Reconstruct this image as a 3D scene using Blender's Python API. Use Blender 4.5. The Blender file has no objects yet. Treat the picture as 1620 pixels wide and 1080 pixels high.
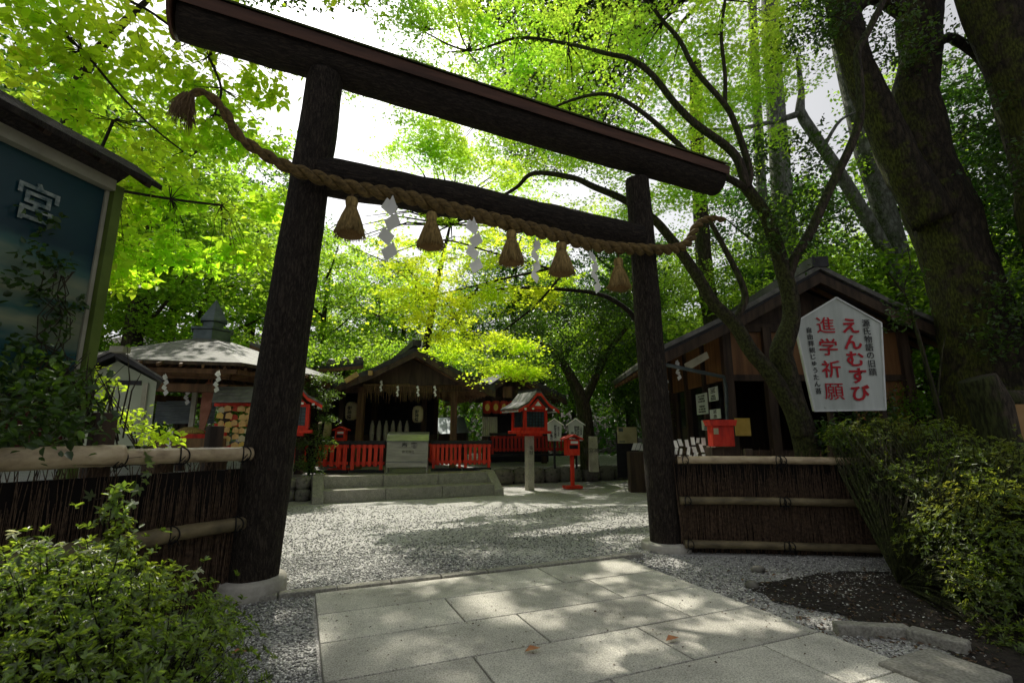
import bpy, math, random
import numpy as np
from mathutils import Vector, Matrix, Euler
random.seed(7); rng = np.random.default_rng(11)
C = bpy.context.scene.collection
R = math.radians
# ---------------------------------------------------------------- site frame
F, H, TH = 775.0, 1.35, R(10.96)
ct, st = math.cos(TH), math.sin(TH)
def ray(px, py):
    a, b = (px-810)/F, (540-py)/F
    return Vector((a, ct-b*st, st+b*ct))
def G(px, py, z=0.0):
    r = ray(px, py); t = (z-H)/r.z
    return Vector((r.x*t, r.y*t, z))
def D(px, py, Y):
    r = ray(px, py); t = Y/r.y
    return Vector((r.x*t, Y, H+r.z*t))
def PL(px, py, P0, d):
    n = Vector((d[1], -d[0])); r = ray(px, py)
    t = (n.x*P0[0]+n.y*P0[1])/(n.x*r.x+n.y*r.y)
    return Vector((r.x*t, r.y*t, H+r.z*t))
A23 = R(23.0)
U = Vector((math.cos(A23), math.sin(A23), 0)); V = Vector((-math.sin(A23), math.cos(A23), 0)); Z = Vector((0,0,1)); X = Vector((1,0,0)); Y_ = Vector((0,1,0))
PLAT = 0.5
SUN_EL, SUN_AZ = R(55), R(-20)
SD = np.array([math.sin(SUN_AZ)*math.cos(SUN_EL), math.cos(SUN_AZ)*math.cos(SUN_EL), math.sin(SUN_EL)])
# ---------------------------------------------------------------- materials
def nodes(name):
    m = bpy.data.materials.new(name); m.use_nodes = True
    nt = m.node_tree; return m, nt, nt.nodes['Principled BSDF']
def N(nt, typ, **k):
    n = nt.nodes.new(typ)
    for a, b in k.items(): setattr(n, a, b)
    return n
def ramp(nt, stops):
    r = N(nt, 'ShaderNodeValToRGB'); e = r.color_ramp.elements
    while len(e) < len(stops): e.new(.5)
    for i, (p, c) in enumerate(stops): e[i].position = p; e[i].color = (*c, 1)
    return r
def coords(nt, scale=(1,1,1), rot=0):
    tc = N(nt, 'ShaderNodeTexCoord'); g = N(nt, 'ShaderNodeNewGeometry')
    mp = N(nt, 'ShaderNodeMapping', vector_type='TEXTURE'); mp.inputs['Rotation'].default_value = (0,0,rot)
    mp.inputs['Scale'].default_value = tuple(1/s for s in scale)
    nt.links.new(g.outputs['Position'], mp.inputs['Vector']); return mp
def mat(name, c1, c2, scale=4, rough=.75, bump=.3, stretch=(1,1,1), rot=0, metal=0, detail=6, spec=.3, dist=.02, c3=None, tex='noise', spread=.18):
    m, nt, b = nodes(name); L = nt.links.new
    mp = coords(nt, stretch, rot)
    n = N(nt, 'ShaderNodeTexNoise'); n.inputs['Scale'].default_value = scale; n.inputs['Detail'].default_value = detail; n.inputs['Roughness'].default_value = .62
    L(mp.outputs[0], n.inputs['Vector'])
    st_ = [(.5-spread, c1), (.5+spread, c2)]
    if c3: st_ = [(.5-spread, c1), (.5, c2), (.5+spread, c3)]
    r = ramp(nt, st_); L(n.outputs['Fac'], r.inputs[0])
    big = N(nt, 'ShaderNodeTexNoise'); big.inputs['Scale'].default_value = scale*.17; big.inputs['Detail'].default_value = 3
    L(mp.outputs[0], big.inputs['Vector'])
    mr = N(nt, 'ShaderNodeMapRange'); mr.inputs['To Min'].default_value = .6; mr.inputs['To Max'].default_value = 1.3
    L(big.outputs['Fac'], mr.inputs['Value'])
    mx = N(nt, 'ShaderNodeMix', data_type='RGBA', blend_type='MULTIPLY'); mx.inputs[0].default_value = 1
    L(r.outputs[0], mx.inputs[6]); L(mr.outputs[0], mx.inputs[7]); L(mx.outputs[2], b.inputs['Base Color'])
    b.inputs['Roughness'].default_value = rough; b.inputs['Metallic'].default_value = metal; b.inputs['Specular IOR Level'].default_value = spec
    if bump:
        bp = N(nt, 'ShaderNodeBump'); bp.inputs['Strength'].default_value = bump; bp.inputs['Distance'].default_value = dist
        L(n.outputs['Fac'], bp.inputs['Height']); L(bp.outputs[0], b.inputs['Normal'])
    return m
def bark(name, dark, light, scale=14, stretch=(1,1,.18), rot=0, moss=None, spec=.25, mossamt=.5):
    m, nt, b = nodes(name); L = nt.links.new
    mp = coords(nt, stretch, rot)
    n = N(nt, 'ShaderNodeTexNoise'); n.inputs['Scale'].default_value = 7; n.inputs['Detail'].default_value = 7; n.inputs['Roughness'].default_value = .7; L(mp.outputs[0], n.inputs['Vector'])
    vm = N(nt, 'ShaderNodeVectorMath', operation='MULTIPLY_ADD'); vm.inputs[1].default_value = (.26,.26,.26)
    L(n.outputs['Color'], vm.inputs[0]); L(mp.outputs[0], vm.inputs[2])
    v = N(nt, 'ShaderNodeTexVoronoi', feature='DISTANCE_TO_EDGE'); v.inputs['Scale'].default_value = scale; L(vm.outputs[0], v.inputs['Vector'])
    f = N(nt, 'ShaderNodeTexNoise'); f.inputs['Scale'].default_value = 40; f.inputs['Detail'].default_value = 5; L(mp.outputs[0], f.inputs['Vector'])
    ad = N(nt, 'ShaderNodeMath', operation='MULTIPLY_ADD'); ad.inputs[1].default_value = .42; L(f.outputs['Fac'], ad.inputs[0]); L(v.outputs['Distance'], ad.inputs[2])
    r = ramp(nt, [(.16, dark), (.56, light)]); L(ad.outputs[0], r.inputs[0]); out = r.outputs[0]
    if moss:
        g = N(nt, 'ShaderNodeNewGeometry'); n2 = N(nt, 'ShaderNodeTexNoise'); n2.inputs['Scale'].default_value = 3.2; n2.inputs['Detail'].default_value = 12; n2.inputs['Roughness'].default_value = .72
        L(g.outputs['Position'], n2.inputs['Vector'])
        sx = N(nt, 'ShaderNodeSeparateXYZ'); L(g.outputs['Normal'], sx.inputs[0])
        a2 = N(nt, 'ShaderNodeMath', operation='MULTIPLY_ADD'); a2.inputs[1].default_value = -.22; L(sx.outputs[0], a2.inputs[0]); L(n2.outputs['Fac'], a2.inputs[2])
        rr = ramp(nt, [(1-mossamt-.07, (0,0,0)), (1-mossamt+.07, (1,1,1))]); L(a2.outputs[0], rr.inputs[0])
        mx = N(nt, 'ShaderNodeMix', data_type='RGBA'); L(rr.outputs[0], mx.inputs[0]); L(out, mx.inputs[6]); mr_ = ramp(nt, [(.40, tuple(c*.35 for c in moss)), (.62, tuple(c*1.25 for c in moss))]); L(f.outputs['Fac'], mr_.inputs[0]); L(mr_.outputs[0], mx.inputs[7]); out = mx.outputs[2]
    L(out, b.inputs['Base Color']); b.inputs['Roughness'].default_value = .8; b.inputs['Specular IOR Level'].default_value = spec
    bp = N(nt, 'ShaderNodeBump'); bp.inputs['Strength'].default_value = 1; bp.inputs['Distance'].default_value = .05
    L(ad.outputs[0], bp.inputs['Height']); L(bp.outputs[0], b.inputs['Normal'])
    return m
def leafmat(name, refl, trans, rough=.45, spec=.5, var=.5, yellow=None, tr=.55, noise=.6):
    m = bpy.data.materials.new(name); m.use_nodes = True; nt = m.node_tree; nt.nodes.clear(); L = nt.links.new
    o = N(nt, 'ShaderNodeOutputMaterial'); at = N(nt, 'ShaderNodeAttribute', attribute_name='rnd')
    g = N(nt, 'ShaderNodeNewGeometry'); nz = N(nt, 'ShaderNodeTexNoise'); nz.inputs['Scale'].default_value = noise; nz.inputs['Detail'].default_value = 3
    L(g.outputs['Position'], nz.inputs['Vector'])
    mr = N(nt, 'ShaderNodeMapRange'); mr.inputs['To Min'].default_value = 1-var; mr.inputs['To Max'].default_value = 1+var; L(at.outputs['Fac'], mr.inputs['Value'])
    def col(c, y):
        r = ramp(nt, [(.38, c), (.66, y)]); L(nz.outputs['Fac'], r.inputs[0])
        mx = N(nt, 'ShaderNodeMix', data_type='RGBA', blend_type='MULTIPLY'); mx.inputs[0].default_value = 1
        L(r.outputs[0], mx.inputs[6]); L(mr.outputs[0], mx.inputs[7]); return mx.outputs[2]
    y = yellow or tuple(min(1, c*k) for c, k in zip(trans, (1.5,1.2,.8)))
    d = N(nt, 'ShaderNodeBsdfPrincipled'); d.inputs['Roughness'].default_value = rough; d.inputs['Specular IOR Level'].default_value = spec
    L(col(refl, tuple(c*1.5 for c in refl)), d.inputs['Base Color'])
    t = N(nt, 'ShaderNodeBsdfTranslucent'); L(col(trans, y), t.inputs['Color'])
    ms = N(nt, 'ShaderNodeMixShader'); ms.inputs[0].default_value = tr; L(d.outputs[0], ms.inputs[1]); L(t.outputs[0], ms.inputs[2]); L(ms.outputs[0], o.inputs['Surface'])
    return m
M = {}
M['torii'] = bark('torii_bark', (.009,.007,.0055), (.085,.066,.050), 30, (1,1,.2), spec=.2)
M['torii_beam'] = bark('torii_beam_bark', (.008,.0055,.004), (.06,.043,.03), 28, (.2,1,1), A23, spec=.3)
M['bark'] = bark('bark_brown', (.02,.015,.010), (.11,.085,.06), 16, moss=(.05,.06,.015), mossamt=.45)
M['bark_moss'] = bark('bark_mossy', (.007,.0055,.004), (.055,.042,.026), 9, (1,1,.3), moss=(.075,.085,.012), mossamt=.34)
M['bark_pale'] = bark('bark_pale', (.10,.10,.085), (.30,.31,.28), 8, (1,1,.4), moss=(.10,.13,.06), mossamt=.35)
M['bark_front'] = bark('bark_front_tree', (.012,.010,.006), (.075,.062,.036), 10, (1,1,.6), moss=(.055,.062,.014), mossamt=.5)
M['bark_dark'] = bark('bark_dark', (.008,.006,.005), (.035,.026,.02), 14)
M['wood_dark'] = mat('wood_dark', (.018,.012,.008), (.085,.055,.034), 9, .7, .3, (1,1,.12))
M['wood_brown'] = mat('wood_brown', (.07,.037,.018), (.20,.11,.05), 8, .65, .25, (1,1,.1))
M['wood_shop'] = mat('wood_shop_boards', (.10,.045,.016), (.26,.125,.045), 8, .6, .25, (1,1,.08))
M['wood_end'] = mat('wood_end_grain', (.35,.22,.07), (.55,.38,.14), 6, .6, .1)
M['capboard'] = mat('cap_board', (.04,.018,.012), (.12,.055,.035), 12, .55, .35, (.08,1,1), A23)
M['moss_top'] = mat('mossy_board', (.03,.04,.01), (.09,.11,.03), 14, .9, .5)
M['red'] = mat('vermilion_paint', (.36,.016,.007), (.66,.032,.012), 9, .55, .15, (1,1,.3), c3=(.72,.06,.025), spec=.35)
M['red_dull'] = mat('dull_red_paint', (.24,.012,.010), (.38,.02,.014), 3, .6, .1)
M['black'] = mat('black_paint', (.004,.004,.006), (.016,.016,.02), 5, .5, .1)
M['white'] = mat('white_paint', (.62,.64,.62), (.78,.80,.78), 5, .5, .05)
M['signface'] = mat('sign_face', (.40,.44,.40), (.62,.66,.62), 3.5, .4, .02, (1,1,.12), spec=.5)
M['paper'] = leafmat('white_paper', (.64,.64,.63), (.95,.94,.9), yellow=(.95,.94,.9), var=0, rough=.8, spec=.1, tr=.35)
M['redtext'] = mat('red_lettering', (.40,.006,.016), (.50,.010,.022), 4, .5, .0)
M['blacktext'] = mat('black_lettering', (.012,.012,.012), (.03,.03,.03), 4, .5, .0)
M['faint'] = mat('engraved_lettering', (.06,.06,.05), (.10,.10,.08), 4, .8, .0)
M['bamboo'] = mat('bamboo', (.14,.095,.05), (.46,.36,.22), 9, .45, .12, (.5,.5,1), c3=(.62,.52,.34), spec=.5, spread=.25)
M['bamboo_dark'] = mat('bamboo_lower_rails', (.06,.05,.028), (.24,.19,.10), 9, .5, .15, (.5,.5,1), spread=.22)  # darker bamboo colour for the rails below the top one
M['twig'] = mat('brushwood', (.022,.014,.009), (.15,.095,.058), 30, .8, .0)
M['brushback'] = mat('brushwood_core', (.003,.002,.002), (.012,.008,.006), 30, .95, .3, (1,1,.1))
M['cord'] = mat('black_cord', (.004,.004,.004), (.012,.012,.012), 30, .7, .2)
M['concrete'] = mat('concrete', (.34,.32,.27), (.52,.50,.44), 14, .85, .3, spread=.22)
M['post_stone'] = mat('post_stone', (.22,.20,.15), (.42,.40,.32), 30, .85, .2, c3=(.3,.29,.22))
M['roof'] = mat('roof_grey', (.07,.07,.062), (.19,.185,.17), 7, .6, .3)
M['roof_dark'] = mat('roof_dark', (.014,.014,.016), (.045,.045,.048), 7, .5, .3)
M['finial'] = mat('finial_metal', (.05,.07,.07), (.12,.15,.15), 4, .4, .1, metal=.5)
M['straw'] = mat('straw', (.11,.075,.022), (.40,.28,.10), 45, .8, .6, (1,1,.12), dist=.01)
M['straw_dark'] = mat('straw_brown', (.07,.045,.02), (.22,.14,.06), 45, .8, .6, (1,1,.12))
M['straw_cut'] = mat('straw_cut_ends', (.10,.055,.018), (.27,.16,.055), 90, .9, .6)
M['rope'] = mat('straw_rope', (.042,.027,.009), (.20,.135,.046), 40, .85, .7, (.35,1,1), A23, dist=.01)
M['steel'] = mat('brushed_steel', (.22,.22,.18), (.32,.32,.27), 3, .38, .05, (1,1,8), metal=.55)
M['corrugated'] = mat('corrugated_sheet', (.22,.26,.27), (.36,.40,.41), 4, .45, .05, metal=.4)
M['cream'] = mat('cream_board', (.32,.36,.26), (.42,.46,.34), 2, .6, .04)
M['lantern'] = mat('lantern_paper', (.34,.29,.16), (.50,.44,.27), 4, .6, .05)
M['lantern_red'] = mat('red_lantern_paper', (.30,.03,.015), (.45,.05,.02), 4, .6, .05)
M['gold'] = mat('gold_print', (.45,.30,.05), (.6,.42,.10), 4, .5, .0)
M['ema'] = mat('ema_plaque_wood', (.42,.24,.08), (.62,.40,.16), 20, .6, .05)
M['cloth'] = mat('pale_cloth', (.36,.35,.27), (.50,.49,.40), 6, .9, .2)
M['pinkboard'] = mat('painted_long_board', (.34,.13,.08), (.50,.22,.15), 6, .6, .1)
M['tan'] = mat('tan_plaster', (.28,.16,.06), (.40,.25,.11), 3, .85, .2)
M['soil'] = mat('soil', (.010,.008,.006), (.035,.027,.02), 20, .95, .8, dist=.03)
M['green_frame'] = mat('green_frame', (.07,.11,.015), (.12,.17,.03), 4, .55, .05)
M['paleframe'] = mat('pale_trim', (.28,.27,.20), (.40,.39,.30), 4, .6, .05)
M['wallstone'] = mat('wall_stone', (.05,.048,.04), (.20,.19,.16), 9, .9, .6, c3=(.12,.12,.095), spread=.2)
M['pane'] = mat('lantern_pane', (.03,.055,.065), (.07,.11,.12), 5, .25, .0, spec=.7)
M['glass_dark'] = mat('dark_window', (.004,.004,.005), (.015,.015,.018), 3, .15, .0, spec=.6)
M['stepstone'] = mat('step_granite', (.20,.19,.16), (.36,.35,.30), 60, .85, .25, spread=.12)
M['autumn'] = mat('fallen_leaf', (.35,.12,.05), (.5,.25,.10), 20, .6, .1)
# leaves
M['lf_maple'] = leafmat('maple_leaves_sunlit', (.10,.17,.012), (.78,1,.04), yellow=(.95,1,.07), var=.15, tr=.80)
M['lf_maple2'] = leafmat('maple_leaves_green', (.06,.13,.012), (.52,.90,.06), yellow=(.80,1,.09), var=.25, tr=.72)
M['lf_broad'] = leafmat('broad_leaves', (.08,.15,.012), (.62,1,.035), yellow=(.86,1,.06), var=.25, tr=.76)
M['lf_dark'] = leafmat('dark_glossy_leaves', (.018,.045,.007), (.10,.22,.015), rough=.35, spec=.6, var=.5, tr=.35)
M['lf_mid'] = leafmat('forest_leaves', (.045,.10,.010), (.36,.66,.04), yellow=(.58,.82,.06), var=.4, tr=.6)
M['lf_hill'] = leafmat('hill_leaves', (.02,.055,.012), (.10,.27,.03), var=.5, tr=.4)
M['lf_azalea'] = leafmat('azalea_leaves', (.06,.10,.018), (.40,.62,.06), rough=.35, spec=.9, var=.75, tr=.4, noise=3)
M['lf_hedge'] = leafmat('hedge_leaves', (.05,.085,.012), (.34,.52,.03), rough=.4, spec=.6, var=.5, yellow=(.5,.5,.06), tr=.4, noise=2)
M['lf_grass'] = leafmat('pine_tuft', (.06,.12,.03), (.22,.36,.05), var=.4, tr=.4)
M['lf_sun_highlight'] = leafmat('painted_sunlit_leaves', (.42,.46,.34), (.6,.68,.4), var=.3, tr=.4)  # pale colour standing in for sunlit azalea leaves
M['litter'] = leafmat('leaf_litter', (.07,.04,.02), (.10,.06,.02), var=.6, tr=.2)
def gravel():
    m, nt, b = nodes('grey_gravel'); L = nt.links.new; g = N(nt, 'ShaderNodeNewGeometry')
    v = N(nt, 'ShaderNodeTexVoronoi'); v.inputs['Scale'].default_value = 85; L(g.outputs['Position'], v.inputs['Vector'])
    v2 = N(nt, 'ShaderNodeTexVoronoi', feature='DISTANCE_TO_EDGE'); v2.inputs['Scale'].default_value = 85; L(g.outputs['Position'], v2.inputs['Vector'])
    sx = N(nt, 'ShaderNodeSeparateColor'); L(v.outputs['Color'], sx.inputs[0])
    r = ramp(nt, [(0, (.32,.315,.295)), (.4, (.48,.472,.445)), (.75, (.62,.61,.58)), (1, (.80,.79,.76))]); L(sx.outputs[0], r.inputs[0])
    e = ramp(nt, [(0, (.42,.42,.42)), (.16, (1,1,1))]); L(v2.outputs['Distance'], e.inputs[0])
    mx = N(nt, 'ShaderNodeMix', data_type='RGBA', blend_type='MULTIPLY'); mx.inputs[0].default_value = 1; L(r.outputs[0], mx.inputs[6]); L(e.outputs[0], mx.inputs[7])
    n = N(nt, 'ShaderNodeTexNoise'); n.inputs['Scale'].default_value = 1.3; n.inputs['Detail'].default_value = 6; L(g.outputs['Position'], n.inputs['Vector'])
    mr = N(nt, 'ShaderNodeMapRange'); mr.inputs['To Min'].default_value = .7; mr.inputs['To Max'].default_value = 1.35; L(n.outputs['Fac'], mr.inputs['Value'])
    m2 = N(nt, 'ShaderNodeMix', data_type='RGBA', blend_type='MULTIPLY'); m2.inputs[0].default_value = 1; L(mx.outputs[2], m2.inputs[6]); L(mr.outputs[0], m2.inputs[7])
    L(m2.outputs[2], b.inputs['Base Color']); b.inputs['Roughness'].default_value = .8
    ad = N(nt, 'ShaderNodeMath', operation='MULTIPLY_ADD'); ad.inputs[1].default_value = .5; L(sx.outputs[1], ad.inputs[0]); L(v2.outputs['Distance'], ad.inputs[2])
    bp = N(nt, 'ShaderNodeBump'); bp.inputs['Strength'].default_value = 1; bp.inputs['Distance'].default_value = .009; L(ad.outputs[0], bp.inputs['Height']); L(bp.outputs[0], b.inputs['Normal'])
    return m
M['gravel'] = gravel()
def slabmat():
    m, nt, b = nodes('bush_hammered_slab'); L = nt.links.new; g = N(nt, 'ShaderNodeNewGeometry')
    n = N(nt, 'ShaderNodeTexNoise'); n.inputs['Scale'].default_value = 110; n.inputs['Detail'].default_value = 4; L(g.outputs['Position'], n.inputs['Vector'])
    n2 = N(nt, 'ShaderNodeTexNoise'); n2.inputs['Scale'].default_value = 1.6; n2.inputs['Detail'].default_value = 7; L(g.outputs['Position'], n2.inputs['Vector'])
    r = ramp(nt, [(.36, (.36,.345,.29)), (.5, (.62,.60,.52)), (.66, (.80,.77,.68))]); L(n.outputs['Fac'], r.inputs[0])
    mr = N(nt, 'ShaderNodeMapRange'); mr.inputs['From Min'].default_value = .3; mr.inputs['From Max'].default_value = .7; mr.inputs['To Min'].default_value = .55; mr.inputs['To Max'].default_value = 1.22; n2.inputs['Roughness'].default_value = .68; L(n2.outputs['Fac'], mr.inputs['Value'])
    at = N(nt, 'ShaderNodeAttribute', attribute_name='rnd'); mr2 = N(nt, 'ShaderNodeMapRange'); mr2.inputs['To Min'].default_value = .74; mr2.inputs['To Max'].default_value = 1.12; L(at.outputs['Fac'], mr2.inputs['Value'])
    mu = N(nt, 'ShaderNodeMath', operation='MULTIPLY'); L(mr.outputs[0], mu.inputs[0]); L(mr2.outputs[0], mu.inputs[1])
    mx = N(nt, 'ShaderNodeMix', data_type='RGBA', blend_type='MULTIPLY'); mx.inputs[0].default_value = 1; L(r.outputs[0], mx.inputs[6]); L(mu.outputs[0], mx.inputs[7])
    L(mx.outputs[2], b.inputs['Base Color']); b.inputs['Roughness'].default_value = .85
    bp = N(nt, 'ShaderNodeBump'); bp.inputs['Strength'].default_value = .9; bp.inputs['Distance'].default_value = .006; L(n.outputs['Fac'], bp.inputs['Height']); L(bp.outputs[0], b.inputs['Normal'])
    return m
M['slab'] = slabmat()
def mural():
    m, nt, b = nodes('mural_panel'); L = nt.links.new; g = N(nt, 'ShaderNodeNewGeometry')
    s = N(nt, 'ShaderNodeSeparateXYZ'); L(g.outputs['Position'], s.inputs[0])
    mp = N(nt, 'ShaderNodeMapping'); mp.inputs['Scale'].default_value = (.8,.8,3.2); L(g.outputs['Position'], mp.inputs[0])
    n = N(nt, 'ShaderNodeTexNoise'); n.inputs['Scale'].default_value = 1.6; n.inputs['Detail'].default_value = 7; L(mp.outputs[0], n.inputs['Vector'])
    a = N(nt, 'ShaderNodeMath', operation='MULTIPLY_ADD'); a.inputs[1].default_value = .55; L(n.outputs['Fac'], a.inputs[0]); L(s.outputs[2], a.inputs[2])
    mr = N(nt, 'ShaderNodeMapRange'); mr.inputs['From Min'].default_value = 1.5; mr.inputs['From Max'].default_value = 4.0; L(a.outputs[0], mr.inputs['Value'])
    r = ramp(nt, [(.0, (.09,.010,.012)), (.16, (.09,.010,.012)), (.19, (.01,.05,.055)), (.34, (.012,.07,.075)), (.42, (.20,.22,.13)), (.46, (.02,.09,.08)), (.52, (.22,.24,.15)), (.60, (.04,.11,.10)), (.66, (.004,.028,.042)), (1, (.007,.048,.056))])
    L(mr.outputs[0], r.inputs[0]); L(r.outputs[0], b.inputs['Base Color']); b.inputs['Roughness'].default_value = .35
    return m
M['mural'] = mural(); M['petal'] = mat('worn_white_paint', (.05,.10,.11), (.36,.40,.37), 14, .6, 0, spread=.14)
# ---------------------------------------------------------------- mesh builder
W = {}
class MB:
    def __init__(s): s.v = []; s.f = []
    def add(s, vs, fs):
        b = len(s.v); s.v += [Vector(p) for p in vs]; s.f += [tuple(b+i for i in f) for f in fs]
    def box(s, c, sz, ax=(X, Y_, Z), taper=1.0):
        c = Vector(c); a, b, d = [Vector(q)*k/2 for q, k in zip(ax, sz)]; vs = []
        for k, t in ((-1, 1), (1, taper)):
            for i, j in ((-1,-1), (1,-1), (1,1), (-1,1)): vs.append(c+a*i*t+b*j*t+d*k)
        s.add(vs, [(3,2,1,0), (4,5,6,7), (0,1,5,4), (1,2,6,5), (2,3,7,6), (3,0,4,7)]); return s
    def beam(s, p, q, w, h, up=Z):
        p, q = Vector(p), Vector(q); d = (q-p); l = d.length; d = d.normalized(); a = d.cross(up).normalized(); b = a.cross(d)
        return s.box((p+q)/2, (l, w, h), (d, a, b))
    def tube(s, pts, rad, n=8, cap=True, jit=0, ell=None):
        pts = [Vector(p) for p in pts]; k = len(pts); vs = []; a = None
        if not hasattr(rad, '__len__'): rad = [rad]*k
        for i, p in enumerate(pts):
            t = (pts[min(i+1, k-1)]-pts[max(i-1, 0)]).normalized()
            if a is None:
                a = t.orthogonal().normalized()
            a = (a-t*a.dot(t)).normalized(); b = t.cross(a)
            for j in range(n):
                th = 2*math.pi*j/n; r = rad[i]*(1+random.uniform(-jit, jit))
                vs.append(p+(a*math.cos(th)+b*math.sin(th))*r)
        fs = [(i*n+j, i*n+(j+1) % n, (i+1)*n+(j+1) % n, (i+1)*n+j) for i in range(k-1) for j in range(n)]
        if cap: fs += [tuple(range(n))[::-1], tuple((k-1)*n+j for j in range(n))]
        s.add(vs, fs); return s
    def prism(s, poly, d):
        n = len(poly); d = Vector(d); poly = [Vector(p) for p in poly]
        s.add(poly+[p+d for p in poly], [tuple(range(n))[::-1], tuple(range(n, 2*n))]+[(i, (i+1) % n, n+(i+1) % n, n+i) for i in range(n)]); return s
    def quad(s, *p): s.add(p, [tuple(range(len(p)))]); return s
    def lathe(s, prof, n=24, c=(0,0,0), sx=1, sy=1):
        vs = []; c = Vector(c)
        for r, z in prof:
            for j in range(n): vs.append(c+Vector((r*sx*math.cos(2*math.pi*j/n), r*sy*math.sin(2*math.pi*j/n), z)))
        k = len(prof); s.add(vs, [(i*n+j, i*n+(j+1) % n, (i+1)*n+(j+1) % n, (i+1)*n+j) for i in range(k-1) for j in range(n)]+[tuple(range(n))[::-1], tuple((k-1)*n+j for j in range(n))]); return s
    def build(s, name, m, parent=None, label=None, cat=None, group=None, kind=None, smooth=False, world=True, bevel=0):
        me = bpy.data.meshes.new(name); mt = M[m] if isinstance(m, str) else m
        if parent is not None:
            inv = W[parent].inverted() if world else Matrix.Identity(4); vs = [inv@p for p in s.v]; o = bpy.data.objects.new(name, me); o.parent = parent
            W[o] = W[parent].copy()
        else:
            n = len(s.v); c = Vector((sum(p.x for p in s.v)/n, sum(p.y for p in s.v)/n, min(p.z for p in s.v)))
            if kind == 'structure': c = Vector((0,0,0))
            vs = [p-c for p in s.v]; o = bpy.data.objects.new(name, me); o.location = c; W[o] = Matrix.Translation(c)
        me.from_pydata([tuple(p) for p in vs], [], s.f); me.materials.append(mt); me.update()
        if smooth: me.polygons.foreach_set('use_smooth', [True]*len(me.polygons))
        C.objects.link(o)
        if bevel:
            b = o.modifiers.new('bevel', 'BEVEL'); b.width = bevel; b.segments = 2; b.limit_method = 'ANGLE'
        for k, q in (('label', label), ('category', cat), ('group', group), ('kind', kind)):
            if q: o[k] = q
        return o
def thing(name, label, cat, loc=(0,0,0), rz=0, group=None):
    o = bpy.data.objects.new(name, None); o.location = loc; o.rotation_euler = (0,0,rz); o.empty_display_size = .2; C.objects.link(o)
    o['label'] = label; o['category'] = cat
    if group: o['group'] = group
    W[o] = Matrix.Translation(Vector(loc))@Matrix.Rotation(rz, 4, 'Z'); return o
def dup(root, loc=None, rz=None, label=None, group=None, scale=None):
    r = root.copy(); C.objects.link(r)
    if loc is not None: r.location = loc
    if rz is not None: r.rotation_euler = (0,0,rz)
    if scale: r.scale = (scale,)*3
    if label: r['label'] = label
    if group: r['group'] = group
    for ch in list(root.children):
        c = ch.copy(); C.objects.link(c); c.parent = r
        for g in ch.children:
            d = g.copy(); C.objects.link(d); d.parent = c
    return r
def text(body, o, right, up, size, m, parent, name='lettering', bold=0, line=1.0, depth=.002, world=True, sx=1.0):
    cu = bpy.data.curves.new('t', 'FONT'); cu.body = body; cu.size = size; cu.align_x = 'CENTER'; cu.align_y = 'CENTER'; cu.space_line = line; cu.offset = bold*size; cu.extrude = depth; cu.resolution_u = 3
    t = bpy.data.objects.new('t', cu); C.objects.link(t); dg = bpy.context.evaluated_depsgraph_get(); dg.update()
    me = bpy.data.meshes.new_from_object(t.evaluated_get(dg)); b = MB(); right, up = Vector(right).normalized(), Vector(up).normalized(); n = right.cross(up)
    xs = [v.co for v in me.vertices]; cx = (min(p.x for p in xs)+max(p.x for p in xs))/2; cy = (min(p.y for p in xs)+max(p.y for p in xs))/2
    b.add([Vector(o)+right*(p.x-cx)*sx+up*(p.y-cy)+n*p.z for p in xs], [tuple(p.vertices) for p in me.polygons])
    bpy.data.objects.remove(t); bpy.data.curves.remove(cu); bpy.data.meshes.remove(me)
    return b.build(name, m, parent, world=world)
# ---------------------------------------------------------------- leaves (numpy)
def npmesh(name, verts, k, rnd, mt, parent=None, faces=None, **tags):
    """verts (N*k,3): N leaves of k verts; faces = list of index tuples (quads) inside one leaf"""
    n = len(verts)//k; faces = np.array(faces if faces is not None else [tuple(range(k))])
    fi = (np.arange(n)[:, None, None]*k+faces[None]).reshape(-1, faces.shape[1])
    me = bpy.data.meshes.new(name); me.vertices.add(len(verts))
    c = np.zeros(3)
    if parent is not None: c = np.array(W[parent].translation)
    me.vertices.foreach_set('co', (verts-c).astype(np.float32).ravel())
    nf, q = fi.shape; me.loops.add(nf*q); me.loops.foreach_set('vertex_index', fi.astype(np.int32).ravel())
    me.polygons.add(nf); me.polygons.foreach_set('loop_start', np.arange(0, nf*q, q, dtype=np.int32)); me.polygons.foreach_set('loop_total', np.full(nf, q, dtype=np.int32))
    a = me.attributes.new('rnd', 'FLOAT', 'FACE'); a.data.foreach_set('value', np.repeat(rnd, len(faces)).astype(np.float32))
    me.materials.append(M[mt]); me.update(calc_edges=True); me.validate()
    o = bpy.data.objects.new(name, me); C.objects.link(o)
    if parent is not None: o.parent = parent
    for kk, v in tags.items():
        if v: o[kk] = v
    return o
def nrm(a): return a/np.maximum(np.linalg.norm(a, axis=1, keepdims=True), 1e-9)
SH = {'leaf': (np.array([(0,0,0), (-.27,.30,.09), (-.22,.66,.06), (0,1,-.12), (.22,.66,.06), (.27,.30,.09)]), [(0,1,2,3), (0,3,4,5)]),
      'diamond': (np.array([(0,0,0), (-.27,.45,.05), (0,1,-.03), (.27,.45,.05)]), [(0,1,2,3)])}
def _maple():
    v = []; f = []
    for a, l in ((0,1), (50,.82), (-50,.82), (100,.55), (-100,.55)):
        a = math.radians(a); d = np.array((math.sin(a), math.cos(a))); e = np.array((d[1], -d[0])); b = len(v)
        c0 = np.array((0, .3))
        for p in (c0-d*.05, c0+d*l*.38-e*.13, c0+d*l*.75, c0+d*l*.38+e*.13): v.append((p[0], p[1], -.1*abs(p[0])))
        f.append((b, b+1, b+2, b+3))
    return np.array(v), f
SH['maple'] = _maple()
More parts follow.
